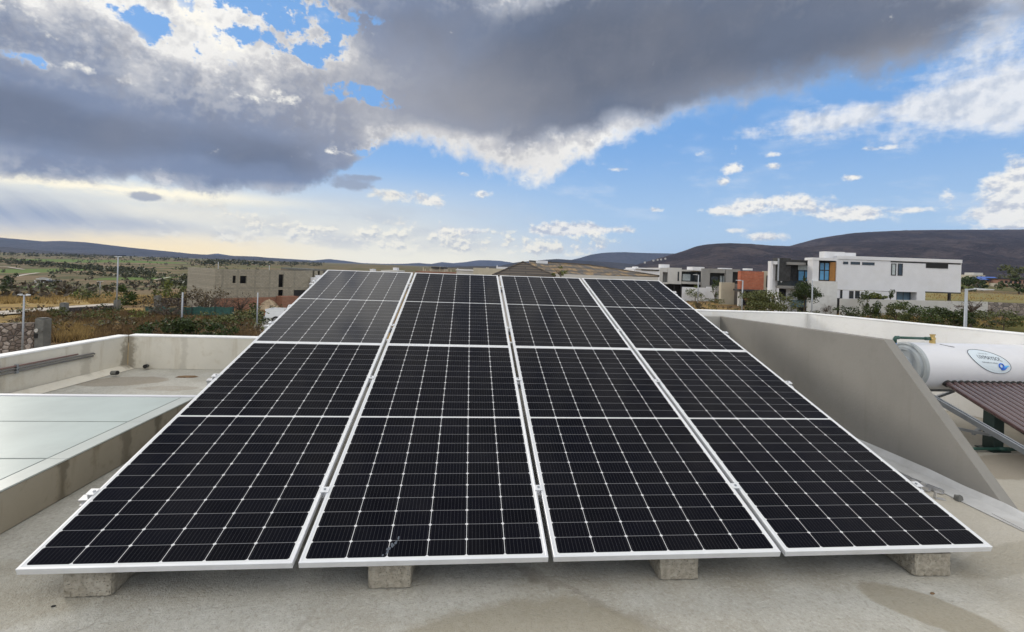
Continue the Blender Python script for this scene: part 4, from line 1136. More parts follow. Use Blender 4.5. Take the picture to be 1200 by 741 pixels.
hill([(-700, 262), (-400, 268), (-150, 274), (-60, 277), (0, 278.6), (25, 280.8), (50, 283), (72, 282.4), (100, 284), (150, 290), (175, 292.6), (200, 295), (225, 297.6), (262, 299.6), (300, 300.8), (340, 304.6), (400, 309.5), (450, 313)], 6200, 2200, 1500, hm_mid, 0.02, 20, -20, 5, .6)
hill([(215, 303), (236, 299.4), (254, 297.2), (270, 299.6), (286, 301.6), (316, 302.2), (336, 303.4), (352, 304.4), (368, 305.4), (385, 303.6), (403, 305.6), (424, 308.4), (446, 309.3), (470, 309.4), (490, 308.3), (502, 309.3), (525, 310), (560, 311.8), (600, 313.5), (640, 318)], 9600, 1500, 1200, hm_mid, 0.02, 26, -20, 4, .6)
hill([(480, 314), (500, 310.5), (518, 307.2), (530, 308.6), (545, 307.4), (553, 306), (562, 305), (575, 305.2), (588, 306), (600, 308), (625, 310), (660, 313)], 11800, 1200, 900, hm_mid, 0.02, 31, -20, 3, .5)
hill([(430, 316), (455, 313.4), (480, 312.6), (520, 313), (560, 312), (590, 312.4), (640, 313), (720, 316), (790, 322)], 3000, 900, 700, hm_brown, 0.03, 36, -10, 4, .6)
hill([(-500, 285), (-100, 292), (0, 289.5), (12, 290), (40, 293), (70, 295.5), (110, 297.5), (150, 299.5)], 3200, 1000, 700, hm_mid, 0.05, 41, -10, 4, .6)

# ------------------------------------------------------------------ vegetation
def place_tuft(mb, a, d, rnd, h, w, n, mi=0):
    z = tz(a, d); c = world(a, d, z)
    for _ in range(n):
        o = Vector((rnd.gauss(0, w * .4), rnd.gauss(0, w * .4), 0)); lean = Vector((rnd.gauss(0, .35), rnd.gauss(0, .35), 1)).normalized() * h * rnd.uniform(.5, 1.2)
        s = lean.cross(Vector((rnd.uniform(-1, 1), rnd.uniform(-1, 1), .1))).normalized() * w * rnd.uniform(.03, .07)
        p = c + o; mb.poly([p - s, p + s, p + lean], mi)
def on_road(a, d):
    return (abs(a) < 7.0 and d < 10) or (-8 < a < 11 and d < 8.5)
R1 = random.Random(11)
# golden grass close to the house and yellow patches
mb = MB()
for k in range(900):
    px = R1.gauss(86, 14) if k < 420 else R1.uniform(60, 290); py = R1.uniform(384, 402) if k < 420 else R1.uniform(372, 384)
    a, d = gp(px, py); place_tuft(mb, a, d, R1, .55 if k < 420 else .35, .5, 16)
for k in range(1500):
    px = R1.uniform(-20, 240); py = R1.uniform(344, 357)
    if noise.noise((px * .05, py * .3, 1)) < -.05: continue
    a, d = gp(px, py); place_tuft(mb, a, d, R1, .7, 1.2, 9)
for k in range(220):
    a, d = gp(R1.uniform(1080, 1230), R1.uniform(342, 352)); place_tuft(mb, a, d, R1, .4, 1.2, 6)
for k in range(380):
    a, d = gp(R1.uniform(960, 1230), R1.uniform(364, 384)); place_tuft(mb, a, d, R1, .5, .7, 10)
tag(mb.build("dry_grass", M['straw']), kind='stuff')
mb = MB()
for k in range(2600):
    px = R1.uniform(30, 300); py = R1.uniform(368, 402)
    a, d = gp(px, py)
    if px > 60 and px < 110 and py > 386 and R1.random() < .7: continue
    place_tuft(mb, a, d, R1, .55, .7, 12)
for k in range(190):
    px = R1.uniform(20, 305); py = R1.uniform(364, 398); a, d = gp(px, py)
    if 66 < px < 106 and py > 386: continue
    q = R1.uniform(.35, .85); mb.leaves(gw(a, d, q * .3), (q * 1.5, q * 1.5, q * .7), 60, q * .16, R1, 6, R1.choice((0, 1, 1, 2)))
tag(mb.build("brown_undergrowth", [M['straw_dark'], M['leaf_dry'], M['leaf_olive']]), kind='stuff')
# low scrub over the fields: nobody could count it
mb = MB()
for k in range(620):
    px = R1.uniform(-40, 310); py = 300 + 52 * R1.random() ** 1.4
    a, d = gp(px, max(py, hor(px) + 2.5))
    if d > 2500: continue
    n1 = noise.noise((a * .010, d * .006, 3.0))
    if n1 < -.08 + R1.uniform(-.25, .25): continue
    s = R1.uniform(.9, 2.4) * (1 + d / 900.0)
    mb.leaves(gw(a, d, s * .35), (s * 1.25, s * 1.25, s * .75), 22, s * .30, R1, 5, R1.choice((0, 0, 1, 2)))
tag(mb.build("field_scrub", [M['leaf_far'], M['leaf_far_brown'], M['leaf_far_brown']]), kind='stuff')
mb = MB()       # belts of trees across the valley
for (pa, pb, n, s0) in (((-40, 303.5), (180, 322), 230, 5.0), ((60, 320), (260, 330), 70, 3.6), ((-30, 297), (300, 308), 180, 8.0), ((230, 309), (380, 310.5), 130, 8.0), ((190, 333), (240, 335), 60, 3.0)):
    for k in range(n):
        s = R1.random(); px = pa[0] + (pb[0] - pa[0]) * s; py = pa[1] + (pb[1] - pa[1]) * s + R1.gauss(0, 1.1)
        a, d = gp(px, max(py, hor(px) + 1.6)); q = s0 * R1.uniform(.6, 1.25)
        mb.leaves(gw(a, d, q * .4), (q, q, q * .62), 30, q * .24, R1, 6, R1.choice((0, 0, 1)))
tag(mb.build("tree_belts", [M['leaf_far'], M['leaf_far']]), kind='stuff')
mb = MB()       # scrub on the right, between and behind the houses, and up the foot of the hill
for k in range(520):
    px = R1.uniform(1110, 1260); py = R1.uniform(318, 342); a, d = gp(px, max(py, hor(px) + 1.0), 90)
    if d > 1200: continue
    if 1150 < px < 1215 and py > 334: continue
    s = R1.uniform(1.4, 3.4) * (1 + d / 600.0)
    mb.leaves(gw(a, d, s * .35), (s * 1.3, s * 1.3, s * .7), 26, s * .28, R1, 5, R1.choice((0, 0, 1, 2)))
for k in range(260):
    px = R1.uniform(940, 1230); py = R1.uniform(366, 386); a, d = gp(px, py)
    s = R1.uniform(.35, .8); mb.leaves(gw(a, d, s * .4), (s * 1.4, s * 1.4, s * .8), 46, s * .2, R1, 6, R1.choice((0, 1, 1, 2)))
for k in range(160):
    px = R1.uniform(800, 960); py = R1.uniform(354, 366); a, d = gp(px, py)
    s = R1.uniform(.25, .55); mb.leaves(gw(a, d, s * .4), (s * 1.4, s * 1.4, s * .8), 40, s * .2, R1, 6, R1.choice((1, 1, 2)))
tag(mb.build("wayside_scrub", [M['leaf_dark'], M['leaf_olive'], M['leaf_dry']]), kind='stuff')

def shrub(label, px, py, depth, w, h, mt, n=420, size=.13, cat="shrub", name="shrub", trunk=0.12, seed=1, group=None, gap=9, bare=False, crown_h=None):
    """a bush or tree: its crown's middle is seen at (px, py); its foot stands on the ground below"""
    c = at(px, py, depth); v = c - CAM; a, d = v.dot(RT), v.dot(FD); zg = tz(a, d)
    t = thing(name, label, cat, (c.x, c.y, zg), group=group); rnd = random.Random(seed)
    cz = c.z - zg; rx = w / 2; rz = h / 2
    mb = MB(); top = max(.2, cz)
    nb = 5 if bare else 4
    mb.tube([(0, 0, -.1), (rnd.gauss(0, .05), rnd.gauss(0, .05), max(.1, cz - rz * .6)), (rnd.gauss(0, .08) * w, 0, cz)], [trunk, trunk * .75, trunk * .4], 7)
    for k in range(nb * (4 if bare else 1)):
        an = rnd.uniform(0, 2 * pi); e = Vector((cos(an) * rx * rnd.uniform(.4, .95), sin(an) * rx * rnd.uniform(.4, .95), cz + rz * rnd.uniform(-.2, .85)))
        s = Vector((0, 0, max(.1, cz - rz * .75))); m_ = s.lerp(e, .5) + Vector((rnd.gauss(0, .06 * w), rnd.gauss(0, .06 * w), rnd.uniform(-.02, .08) * h))
        mb.tube([s, m_, e], [trunk * .5, trunk * .28, trunk * .10], 5)
        if bare:
            for q in range(4):
                e2 = m_.lerp(e, rnd.random()) + Vector((rnd.gauss(0, .14 * w), rnd.gauss(0, .14 * w), rnd.uniform(0, .2) * h))
                mb.tube([m_.lerp(e, .3 + .15 * q), e2], [trunk * .16, trunk * .05], 4)
    mb.build("trunk" if cat == "tree" else "stems", M['bark'], t)
    mb = MB(); mb.leaves((0, 0, cz), (rx * 1.15, rx * 1.15, rz * 1.15), n, size, rnd, gap); mb.build("crown" if cat == "tree" else "foliage", M[mt], t)
    return t
for args in (
    ("dark green bushy shrub left of the short pale pole, leftmost of the hedge", 190, 390, 25, 2.0, 1.3, 'leaf_dark', 900, .085, "shrub", "shrub", .05, 51, "dark shrubs beyond the rear parapet", 12),
    ("dark green bushy shrub touching the short pale pole", 203, 387, 26, 1.6, 1.4, 'leaf_dark', 900, .085, "shrub", "shrub", .05, 52, "dark shrubs beyond the rear parapet", 12),
    ("widest dark green shrub, right of the short pale pole", 231, 389, 26, 2.4, 1.6, 'leaf_dark', 1100, .085, "shrub", "shrub", .05, 53, "dark shrubs beyond the rear parapet", 12),
    ("low dark green shrub nearest the road edge", 258, 392, 25, 1.7, 1.0, 'leaf_dark', 800, .085, "shrub", "shrub", .05, 54, "dark shrubs beyond the rear parapet", 12)): shrub(*args)
for args in (
    ("brownish half bare tree behind the green net", 196, 367, 46, 5.2, 2.9, 'leaf_dry', 700, .12, "tree", "tree", .14, 61, None, 16, True),
    ("dense green tree behind the tall lamp pole and stone wall", 146, 346, 66, 3.2, 4.0, 'leaf', 700, .20, "tree", "tree", .15, 62, None, 10),
    ("yellow green round tree beyond the concrete gate post", 203, 343, 80, 4.2, 4.2, 'leaf_yellow', 700, .20, "tree", "tree", .15, 63, None, 10),
    ("second green tree right of the yellow green one, by the far wall", 216, 348, 78, 3.2, 2.8, 'leaf_olive', 500, .20, "tree", "tree", .12, 64, None, 9),
    ("sparse brown tree before the bare block building", 243, 354, 54, 4.0, 3.4, 'leaf_dry', 650, .13, "tree", "tree", .13, 65, None, 16, True),
    ("small leafless tree by the rubble below the block building", 258, 358, 50, 2.8, 2.4, 'leaf_dry', 90, .10, "tree", "tree", .09, 66, None, 10, True),
    ("leafless spreading tree near the road post", 282, 356, 52, 3.0, 2.0, 'leaf_dry', 70, .10, "tree", "tree", .09, 67, None, 10, True),
    ("grey green low bush beside the road, below the block building", 278, 373, 38, 3.6, 1.4, 'leaf_olive', 700, .10, "shrub", "shrub", .05, 68, None, 14),
    ("olive bush on the verge behind the road shrubs", 262, 376, 36, 3.2, 1.3, 'leaf_olive', 600, .10, "shrub", "shrub", .05, 69, None, 14),
    ("green shrub growing beside the concrete gate column", 62, 372, 40, 2.0, 1.5, 'leaf_olive', 500, .10, "shrub", "shrub", .05, 70, None, 10),
    ("dark bush in front of the low stone wall's right end", 128, 366, 50, 2.8, 1.5, 'leaf_dark', 600, .12, "shrub", "shrub", .05, 71, None, 10),
    ("olive bush in front of the low stone wall's middle", 106, 372, 42, 3.4, 1.3, 'leaf_olive', 600, .10, "shrub", "shrub", .05, 72, None, 12),
    ("yellow green shrub by the net's left end", 158, 371, 44, 2.6, 1.5, 'leaf_yellow', 500, .10, "shrub", "shrub", .05, 73, None, 12),
    ("round dark tree left of the white club house", 13, 326, 260, 7.0, 5.5, 'leaf_dark', 320, .55, "tree", "tree", .3, 74, None, 8),
    ("dark green round tree below the golf path", 18, 340, 150, 6.5, 4.6, 'leaf_dark', 420, .42, "tree", "tree", .25, 75, None, 8),
    ("grey green bush at the left picture edge in the yellow grass", 12, 350, 85, 5.5, 2.2, 'leaf_olive', 420, .25, "shrub", "shrub", .08, 76, None, 10),
    ("olive shrub in the golden field behind the low stone wall", 112, 350, 80, 4.0, 2.8, 'leaf_olive', 420, .22, "shrub", "shrub", .08, 77, None, 10),
    ("sparse young tree in the golden field", 95, 345, 92, 3.4, 3.2, 'leaf_yellow', 200, .22, "tree", "tree", .10, 78, None, 10),
    ("thin leafless sapling in the golden field by the gate column", 55, 351, 78, 2.6, 3.0, 'leaf_dry', 60, .15, "tree", "tree", .08, 79, None, 9, True),
    ("dark low bush in the golden field", 42, 357, 66, 2.4, 1.3, 'leaf_dark', 300, .16, "shrub", "shrub", .06, 80, None, 9),
    ("dense dark clump of trees at the foot of the block building", 308, 367, 44, 3.0, 1.5, 'leaf_dark', 600, .12, "shrub", "shrub", .06, 81, None, 10),
    # right side
    ("wide olive bush growing behind the white parapet", 904, 357, 44, 5.0, 2.1, 'leaf_olive', 4200, .10, "shrub", "shrub", .06, 90, None, 18),
    ("feathery olive bush right of the wide one", 884, 356, 46, 2.8, 2.0, 'leaf_olive', 2000, .10, "shrub", "shrub", .06, 91, None, 12),
    ("round clipped dark tree before the blue window", 944, 344, 48, 2.35, 1.65, 'leaf_dark', 4200, .075, "tree", "tree", .08, 92, None, 40),
    ("red flowering bush behind the lamp pole", 874, 352, 62, 1.1, 1.0, 'leaf_red', 220, .10, "shrub", "shrub", .05, 93, None, 6),
    ("yellow green small tree before the low white wall", 815, 343, 84, 2.6, 2.0, 'leaf_yellow', 420, .14, "tree", "tree", .08, 94, None, 9),
    ("green tree left of the beige wall", 838, 341, 84, 2.0, 3.4, 'leaf', 420, .14, "tree", "tree", .08, 95, None, 9),
    ("brown dry bush on the verge by the road", 826, 359, 60, 2.6, .9, 'leaf_dry', 360, .10, "shrub", "shrub", .05, 96, None, 9),
    ("hedge of low plants before the beige wall", 838, 353, 78, 3.6, .8, 'leaf_olive', 420, .10, "shrub", "hedge", .05, 97, None, 12),
    ("tall grey green bush before the white boundary wall", 1021, 359, 52, 1.9, 2.6, 'leaf', 1400, .10, "shrub", "shrub", .06, 98, None, 10),
    ("thin blue green bush left of the tall one", 1013, 358, 53, 1.0, 2.4, 'leaf_olive', 260, .09, "shrub", "shrub", .05, 99, None, 8),
    ("low dark green bush at the door of the white house", 992, 367, 50, 2.0, 1.2, 'leaf_dark', 420, .10, "shrub", "shrub", .05, 100, None, 9),
    ("broad green bush against the middle of the boundary wall", 1078, 366, 48, 4.2, 1.7, 'leaf', 2000, .10, "shrub", "shrub", .06, 101, None, 14),
    ("low olive bush left of the broad one at the boundary wall", 1050, 368, 48, 2.4, 1.2, 'leaf_olive', 900, .10, "shrub", "shrub", .05, 102, None, 9),
    ("dark green bush at the foot of the lamp post", 1118, 374, 40, 3.0, 1.5, 'leaf_dark', 1800, .10, "shrub", "shrub", .05, 103, None, 12),
    ("leafless spreading tree against the end of the boundary wall", 1138, 358, 44, 3.0, 1.7, 'leaf_dry', 60, .08, "tree", "tree", .09, 104, None, 9, True),
    ("ochre bush before the rubble wall at the right picture edge", 1176, 374, 44, 4.2, 1.4, 'leaf_olive', 1600, .10, "shrub", "shrub", .05, 105, None, 14),
    ("tall garden plant behind the boundary wall, left one", 1027, 345.5, 57, 1.7, 1.1, 'leaf_yellow', 600, .10, "plant", "plant", .05, 106, None, 9),
    ("small garden plant behind the boundary wall, right one", 1044, 346, 57, .9, 1.2, 'leaf', 220, .10, "plant", "plant", .05, 107, None, 6),
    ("bare vine growing on the rough white wall", 968, 361, 56, 1.6, 1.2, 'leaf_dry', 90, .08, "shrub", "shrub", .03, 108, None, 6, True),
    ("green tree standing behind the white house, right end", 1135, 333, 180, 9.0, 4.5, 'leaf_dark', 420, .45, "tree", "tree", .3, 109, None, 9),
    ("dark tree left of the village house with a blue roof", 1140, 330, 240, 9.0, 5.0, 'leaf_dark', 420, .55, "tree", "tree", .3, 110, None, 9),
    ("broad dark tree at the right picture edge before the village", 1194, 336, 150, 8.0, 4.0, 'leaf_dark', 520, .40, "tree", "tree", .3, 111, None, 9),
    ("wooded green knoll tree above the village", 1188, 319, 420, 26, 13, 'leaf_olive', 500, 1.2, "tree", "tree", .5, 112, None, 12),
    ("small green yellow tree before the tiled roof", 656, 317.5, 33, 1.2, .75, 'leaf_yellow', 260, .06, "tree", "tree", .05, 113, None, 7)): shrub(*args)

# ------------------------------------------------------------------ poles and lamps
def lamp(label, px, top_y, base_y, depth, arms, r=.05, arm_len=1.0, name="street_lamp", group="street lamps", cat="street lamp", headw=.11):
    b = at(px, base_y, depth); v = b - CAM; a, d = v.dot(RT), v.dot(FD); zg = tz(a, d); ztop = at(px, top_y, depth).z
    t = thing(name, label, cat, (b.x, b.y, zg), -YAW, group)
    h = ztop - zg; mb = MB(); mb.tube([(0, 0, -.1), (0, 0, h * .5), (0, 0, h)], [r * 1.15, r, r * .85], 10); mb.build("pole", M['pole'], t, smooth=True)
    for s in arms:
        mb = MB(); mb.tube([(0, 0, h - .05), (s * arm_len * .5, 0, h)], r * .55, 8); mb.build("arm", M['pole'], t)
        mb = MB(); mb.hexa([(s * arm_len * .45, -headw, h - .045), (s * arm_len * 1.2, -headw * .8, h - .02), (s * arm_len * 1.2, headw * .8, h - .02), (s * arm_len * .45, headw, h - .045)],
                           [(s * arm_len * .45, -headw, h + .045), (s * arm_len * 1.2, -headw * .8, h + .02), (s * arm_len * 1.2, headw * .8, h + .02), (s * arm_len * .45, headw, h + .045)]); mb.build("lamp_head", M['lamp'], t)
    return t
lamp("street lamp post with a single flat arm, right of the white house", 1131, 338.5, 384, 21, (1,), .066, 0.95)
lamp("street lamp post before the brick house, arm to the left", 869.3, 328.8, 364, 50, (-1,), .07, .6, headw=.08)
lamp("slim street lamp before the grey house's dark windows, arm to the left", 817.6, 322.2, 354, 72, (-1,), .085, .7, headw=.08)
lamp("slim pole rising before the round dark tree", 951, 328.8, 369, 46, (), .06, name="pole", group=None, cat="pole")
lamp("tall lamp pole with twin arms at the low stone wall's end", 136.5, 300.6, 361, 55, (-1, 1), .075, .36, headw=.04)
lamp("short twin arm lamp before the rubble wall at the left picture edge", 26.2, 345.5, 409, 22, (-1, 1), .038, .24, headw=.03)
lamp("short pale pole among the dark shrubs", 212.6, 342.8, 388, 34, (), .06, name="pole", group=None, cat="pole")
lamp("thin grey pole on the roadside before the block building", 300.8, 343, 385, 36, (), .05, name="pole", group=None, cat="pole")
lamp("distant lamp in the golden field with a pale head", 117, 330, 342, 130, (-1, 1), .07, 0.8, headw=.06)
lamp("thin mast standing behind the block building", 255.5, 307, 320, 110, (), .07, name="pole", group=None, cat="pole")
lamp("thin mast rising above the block building's roof", 315.3, 311, 322, 100, (), .06, name="pole", group=None, cat="pole")

# ================================================================== buildings
class Site:
    """a thing whose front plane passes through two points seen at pixels; parts are laid out from pixels on that plane"""
    def __init__(s, name, label, cat, px0, d0, px1, d1, py_base, group=None):
        a = Vector((cf(px0, d0), d0)); b = Vector((cf(px1, d1), d1))
        s.o = world(a.x, a.y, 0); s.o.z = at((px0 + px1) / 2, py_base, (d0 + d1) / 2).z
        bb = world(b.x, b.y, 0); s.x = Vector((bb.x - s.o.x, bb.y - s.o.y, 0)); s.L = s.x.length; s.x.normalize()
        s.y = Vector((-s.x.y, s.x.x, 0)); s.t = thing(name, label, cat, s.o, atan2(s.x.y, s.x.x), group)
    def uz(s, px, py, y=0.0):
        d = ray(px, py); k = (s.o + s.y * y - CAM).dot(s.y) / d.dot(s.y); p = CAM + d * k - s.o
        return p.dot(s.x), p.z
    def rect(s, px0, py0, px1, py1, y=0.0):
        m = (py0 + py1) / 2; n = (px0 + px1) / 2
        return s.uz(px0, m, y)[0], s.uz(px1, m, y)[0], s.uz(n, py1, y)[1], s.uz(n, py0, y)[1]
    def box(s, mb, px0, py0, px1, py1, y0, y1, mi=0, zmin=None):
        u0, u1, z0, z1 = s.rect(px0, py0, px1, py1, y0)
        mb.box(u0, u1, y0, y1, z0 if zmin is None else zmin, z1, mi); return u0, u1, z0, z1
    def part(s, name, mt, px0, py0, px1, py1, y0, y1, zmin=None, parent=None, label=None):
        mb = MB(); s.box(mb, px0, py0, px1, py1, y0, y1, 0, zmin); o = mb.build(name, M[mt], parent or s.t)
        if label: o["label"] = label
        return o
    def body(s, name, mt, px0, py0, px1, py1, y0, depth, zmin=None):
        """the mass of the house behind its front, drawn in at the side the street cannot see"""
        u0, u1, z0, z1 = s.rect(px0, py0, px1, py1, y0); v = s.o + s.x * u0 + s.y * y0 - CAM
        inset = max(0.0, v.dot(RT) * depth / v.dot(FD)) + .15
        if u1 - u0 < inset + .6: return
        mb = MB(); mb.box(u0 + inset, u1 - .02, y0, y0 + depth, z0 if zmin is None else zmin, z1 - .02); return mb.build(name, M[mt], s.t)
    def window(s, px0, py0, px1, py1, y, glass='glass', mull=0, trans=None, frame='frame', fw=.06, name="window"):
        """frame ring standing 4 cm proud of the plane, its glass set back inside"""
        u0, u1, z0, z1 = s.rect(px0, py0, px1, py1, y); mb = MB()
        yf0, yf1 = y - .045, y - .002
        mb.box(u0, u0 + fw, yf0, yf1, z0, z1); mb.box(u1 - fw, u1, yf0, yf1, z0, z1)
        mb.box(u0 + fw, u1 - fw, yf0, yf1, z0, z0 + fw); mb.box(u0 + fw, u1 - fw, yf0, yf1, z1 - fw, z1)
        for k in range(mull):
            u = u0 + (u1 - u0) * (k + 1) / (mull + 1); mb.box(u - fw / 2, u + fw / 2, yf0 + .003, yf1, z0 + fw, z1 - fw)
        if trans is not None:
            z = z0 + (z1 - z0) * trans; mb.box(u0 + fw, u1 - fw, yf0 + .006, yf1, z - fw / 2, z + fw / 2)
        o = mb.build(name, M[frame], s.t)
        mb = MB(); mb.box(u0 + .01, u1 - .01, y - .022, y - .003, z0 + .01, z1 - .01); mb.build("pane", M[glass], o)
        return o
LOW = -2.5

# ---- the long white house on the right: depth 58
s = Site("white_house", "long white two storey house with slot windows and a wood panelled corner, right of centre", "house", 980.5, 58, 1126.5, 58, 367)
U = lambda px: s.uz(px, 330)[0]
s.part("upper_wall", 'wall_white', 980.5, 305.6, 1126.3, 342, 0, .5)
s.body("main_body", 'wall_white', 980.5, 306, 1126.3, 342, .5, 8.0)
s.part("roof_shadow_gap", 'void', 1044, 307.6, 1126, 308.9, -.03, -.002)  # dark strip painted in for the shadow gap under the roof
mb = MB(); u0, u1, z0, z1 = s.rect(979.5, 302.0, 1127, 305.3); mb.box(u0, u1, -.10, .55, z1 - .42, z1 - .02); mb.build("roof_slab", M['wall_white'], s.t)
mb = MB(); s.box(mb, 980.5, 341.2, 1050, 369, .003, .9, 0, LOW); mb.build("lower_wall", M['wall_white'], s.t)
for q in ((988, 306.8, 993.8, 309.8), (996.8, 307, 1007.6, 310.2), (1010.4, 307.6, 1024.6, 310.8)): s.window(*q, 0, 'glass', fw=.03)
s.window(1044.2, 308.9, 1050, 323, 0, 'pale_pane', fw=.10); s.window(1052, 309, 1057.6, 323.2, 0, 'glass', fw=.08)
s.window(1085, 309, 1110.8, 314.6, 0, 'void', fw=.05)
for q in ((984.4, 340, 987, 350), (995, 341, 1000, 350), (1002, 341, 1007.2, 350), (1009, 347, 1012, 350.6), (1014.5, 347, 1036, 351)): s.window(*q, .003, 'glass', fw=.05)
s.window(1050.2, 340.8, 1074, 353.5, .9, 'curtain', 2, fw=.06)
mb = MB(); u0, u1, z0, z1 = s.rect(1050.2, 342.1, 1074.5, 369, .9); mb.box(u0, u1, .902, 4.5, LOW, z1); mb.build("lower_wall", M['wall_white'], s.t)
mb = MB(); s.box(mb, 1074, 342.3, 1084, 369, .004, 1.4, 0, LOW); mb.build("column", M['wall_white'], s.t)
for px in (1112.5,):
    mb = MB(); s.box(mb, px, 342.4, px + 1.6, 369, 3.0, 3.3, 0, LOW); mb.build("terrace_post", M['frame'], s.t)
mb = MB(); u0, u1, z0, z1 = s.rect(1084, 353, 1126, 356, 0); mb.box(u0, u1, .01, 9, z0 - .5, z0); mb.build("terrace_floor", M['wall_grey'], s.t)
mb = MB(); u0, u1, z0, z1 = s.rect(1084.2, 341.6, 1126, 342.6, 0); mb.box(u0, u1, -.02, 8.9, z0 - .12, z0 + .02); mb.build("soffit_edge", M['frame'], s.t)
# corner block with the recessed wood panelled window
s.part("corner_wall", 'wall_white', 952.3, 303.4, 959.4, 329.4, -1.2, -.2)
s.part("corner_slab", 'wall_white', 952.3, 302.4, 981.5, 305.4, -1.25, .3)
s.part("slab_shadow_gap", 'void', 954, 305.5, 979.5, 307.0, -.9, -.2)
s.part("recess_back", 'wall_white', 959.5, 305.5, 980.4, 329.4, .0, .4)
s.window(959.7, 307.2, 972.2, 329.3, -.01, 'glass_sky', 1, .56, fw=.12)
s.part("wood_panel", 'wood', 972.3, 306.9, 979.2, 329.4, -.12, -.003)
s.part("rough_wall", 'wall_text', 947.8, 329.6, 981, 372, -1.5, -1.1, LOW - 1)
s.part("side_fin", 'wall_white', 979.3, 305.5, 981.2, 372, -.22, -.01, LOW - 1)
s.part("roof_box", 'wall_white', 966.2, 295.2, 990, 302.6, .3, 1.3)
s.part("roof_box", 'wall_white', 990.2, 296.4, 1003, 303.4, .6, 3.0)
s.part("skylight_box", 'wall_pale', 1068, 304.6, 1077, 306.6, 3.0, 4.5)
d_ = s.part("door", 'void', 980.2, 349.5, 984.4, 368, -.06, -.002)
mb = MB(); u0, u1, z0, z1 = s.rect(984.6, 354, 986.6, 368); mb.box(u0, u1, -.10, -.003, z0, z1); mb.build("door_post", M['wall_white'], s.t)

# white boundary wall before the house, then the rubble wall
s = Site("boundary_wall", "plain pale grey garden wall before the long white house", "wall", 985.5, 54.5, 1157.8, 53.5, 372)
mb = MB(); u0, z0 = s.uz(985.5, 350.2); u1, z1 = s.uz(1157.8, 354.0)
mb.hexa([(u0, 0, LOW), (u1, 0, LOW), (u1, 0, z1), (u0, 0, z0)], [(u0, .25, LOW), (u1, .25, LOW), (u1, .25, z1), (u0, .25, z0)]); mb.build("wall", M['wall_pale'], s.t)
s = Site("stone_wall", "pale rubble stone wall running out of the picture on the right", "wall", 1158, 53.8, 1290, 50, 372)
mb = MB(); u0, z0 = s.uz(1158, 354.3); u1, z1 = s.uz(1290, 360); mb.hexa([(u0 + .02, 0, LOW), (u1, 0, LOW), (u1, 0, z1), (u0 + .02, 0, z0)], [(u0 + .02, .5, LOW), (u1, .5, LOW), (u1, .5, z1), (u0 + .02, .5, z0)]); mb.build("wall", M['rubble_pale'], s.t)

# ---- the dark fronted house: depth 63
s = Site("dark_house", "charcoal fronted modern house with a white portal frame and glass balcony", "house", 902, 59, 952, 59, 368)
s.part("portal_post", 'wall_white', 902.2, 306.2, 905, 372, -.8, -.2, LOW)
s.part("portal_wall", 'wall_white', 905.1, 310, 911.2, 345, -.1, .2, label="white portal wall in shade")
s.part("portal_top", 'wall_white', 905.1, 306.2, 911.2, 309.9, -.8, .2)
s.part("stone_fin", 'wall_dark', 911.6, 302.6, 926.4, 329.3, -.6, .6)
s.part("edge_trim", 'pole', 911.4, 303.0, 913.0, 329.3, -.66, -.603)
s.part("roof_slab", 'wall_dark', 926.5, 305.0, 952.0, 308.2, .3, 1.8)
s.part("canopy", 'wall_grey', 922.5, 307.6, 944.5, 310.6, -.9, .28)
s.part("recess_wall", 'wall_dark', 926.5, 308.3, 934.5, 330, .9, 1.6)
s.window(934.6, 310.8, 950.8, 330, .9, 'glass_sky', 1, .64, fw=.12)
s.part("pale_pane", 'pale_pane', 935.2, 311.2, 950.2, 316.6, .82, .85)  # pale bar added for the sky reflected in the upper glass
s.part("body", 'wall_dark', 934.6, 308.3, 951.8, 372, .91, 2.0, LOW)
s.part("balcony_slab", 'wall_grey', 910.9, 335.4, 951, 338.0, -.5, .89)
s.part("balcony_glass", 'glass', 911.2, 329.5, 951, 335.3, -.48, -.45)
s.part("lower_wall", 'wall_white', 911.3, 338.1, 934.4, 372, .88, 1.6, LOW)
s.part("door", 'void', 913.2, 338.8, 921, 348, .80, .877)
s.part("slim_column", 'wall_white', 910.6, 338.2, 912.2, 372, -.45, -.2, LOW)
s.part("pool_cover", 'curtain', 928, 352, 946, 360, .3, .6)
s.body('main_body', 'wall_dark', 905, 308, 951.8, 372, 1.9, 5.0, LOW)
def planter(px, py, d, lab):
    c = at(px, py, d); t = thing("potted_plant", lab, "plant", c); rnd = random.Random(int(px)); mb = MB()
    for k in range(16):
        an = rnd.uniform(0, 6.28); L = rnd.uniform(.5, 1.0); e = Vector((cos(an) * L * .7, sin(an) * L * .5, .35 + L * rnd.uniform(.2, .8)))
        m_ = Vector((e.x * .5, e.y * .5, e.z * .85)); sd = Vector((-sin(an), cos(an), 0)) * .07; mb.poly([Vector((0, 0, .3)), m_ - sd, e, m_ + sd])
    mb.build("fronds", M['leaf'], t); mb = MB(); mb.tube([(0, 0, 0), (0, 0, .32)], [.16, .22], 10); mb.build("pot", M['wall_white'], t)
planter(942.5, 332.8, 58.7, "palm in a white pot on the balcony before the blue window")
planter(914.5, 332.6, 58.7, "palm in a white pot on the balcony before the charcoal stone")

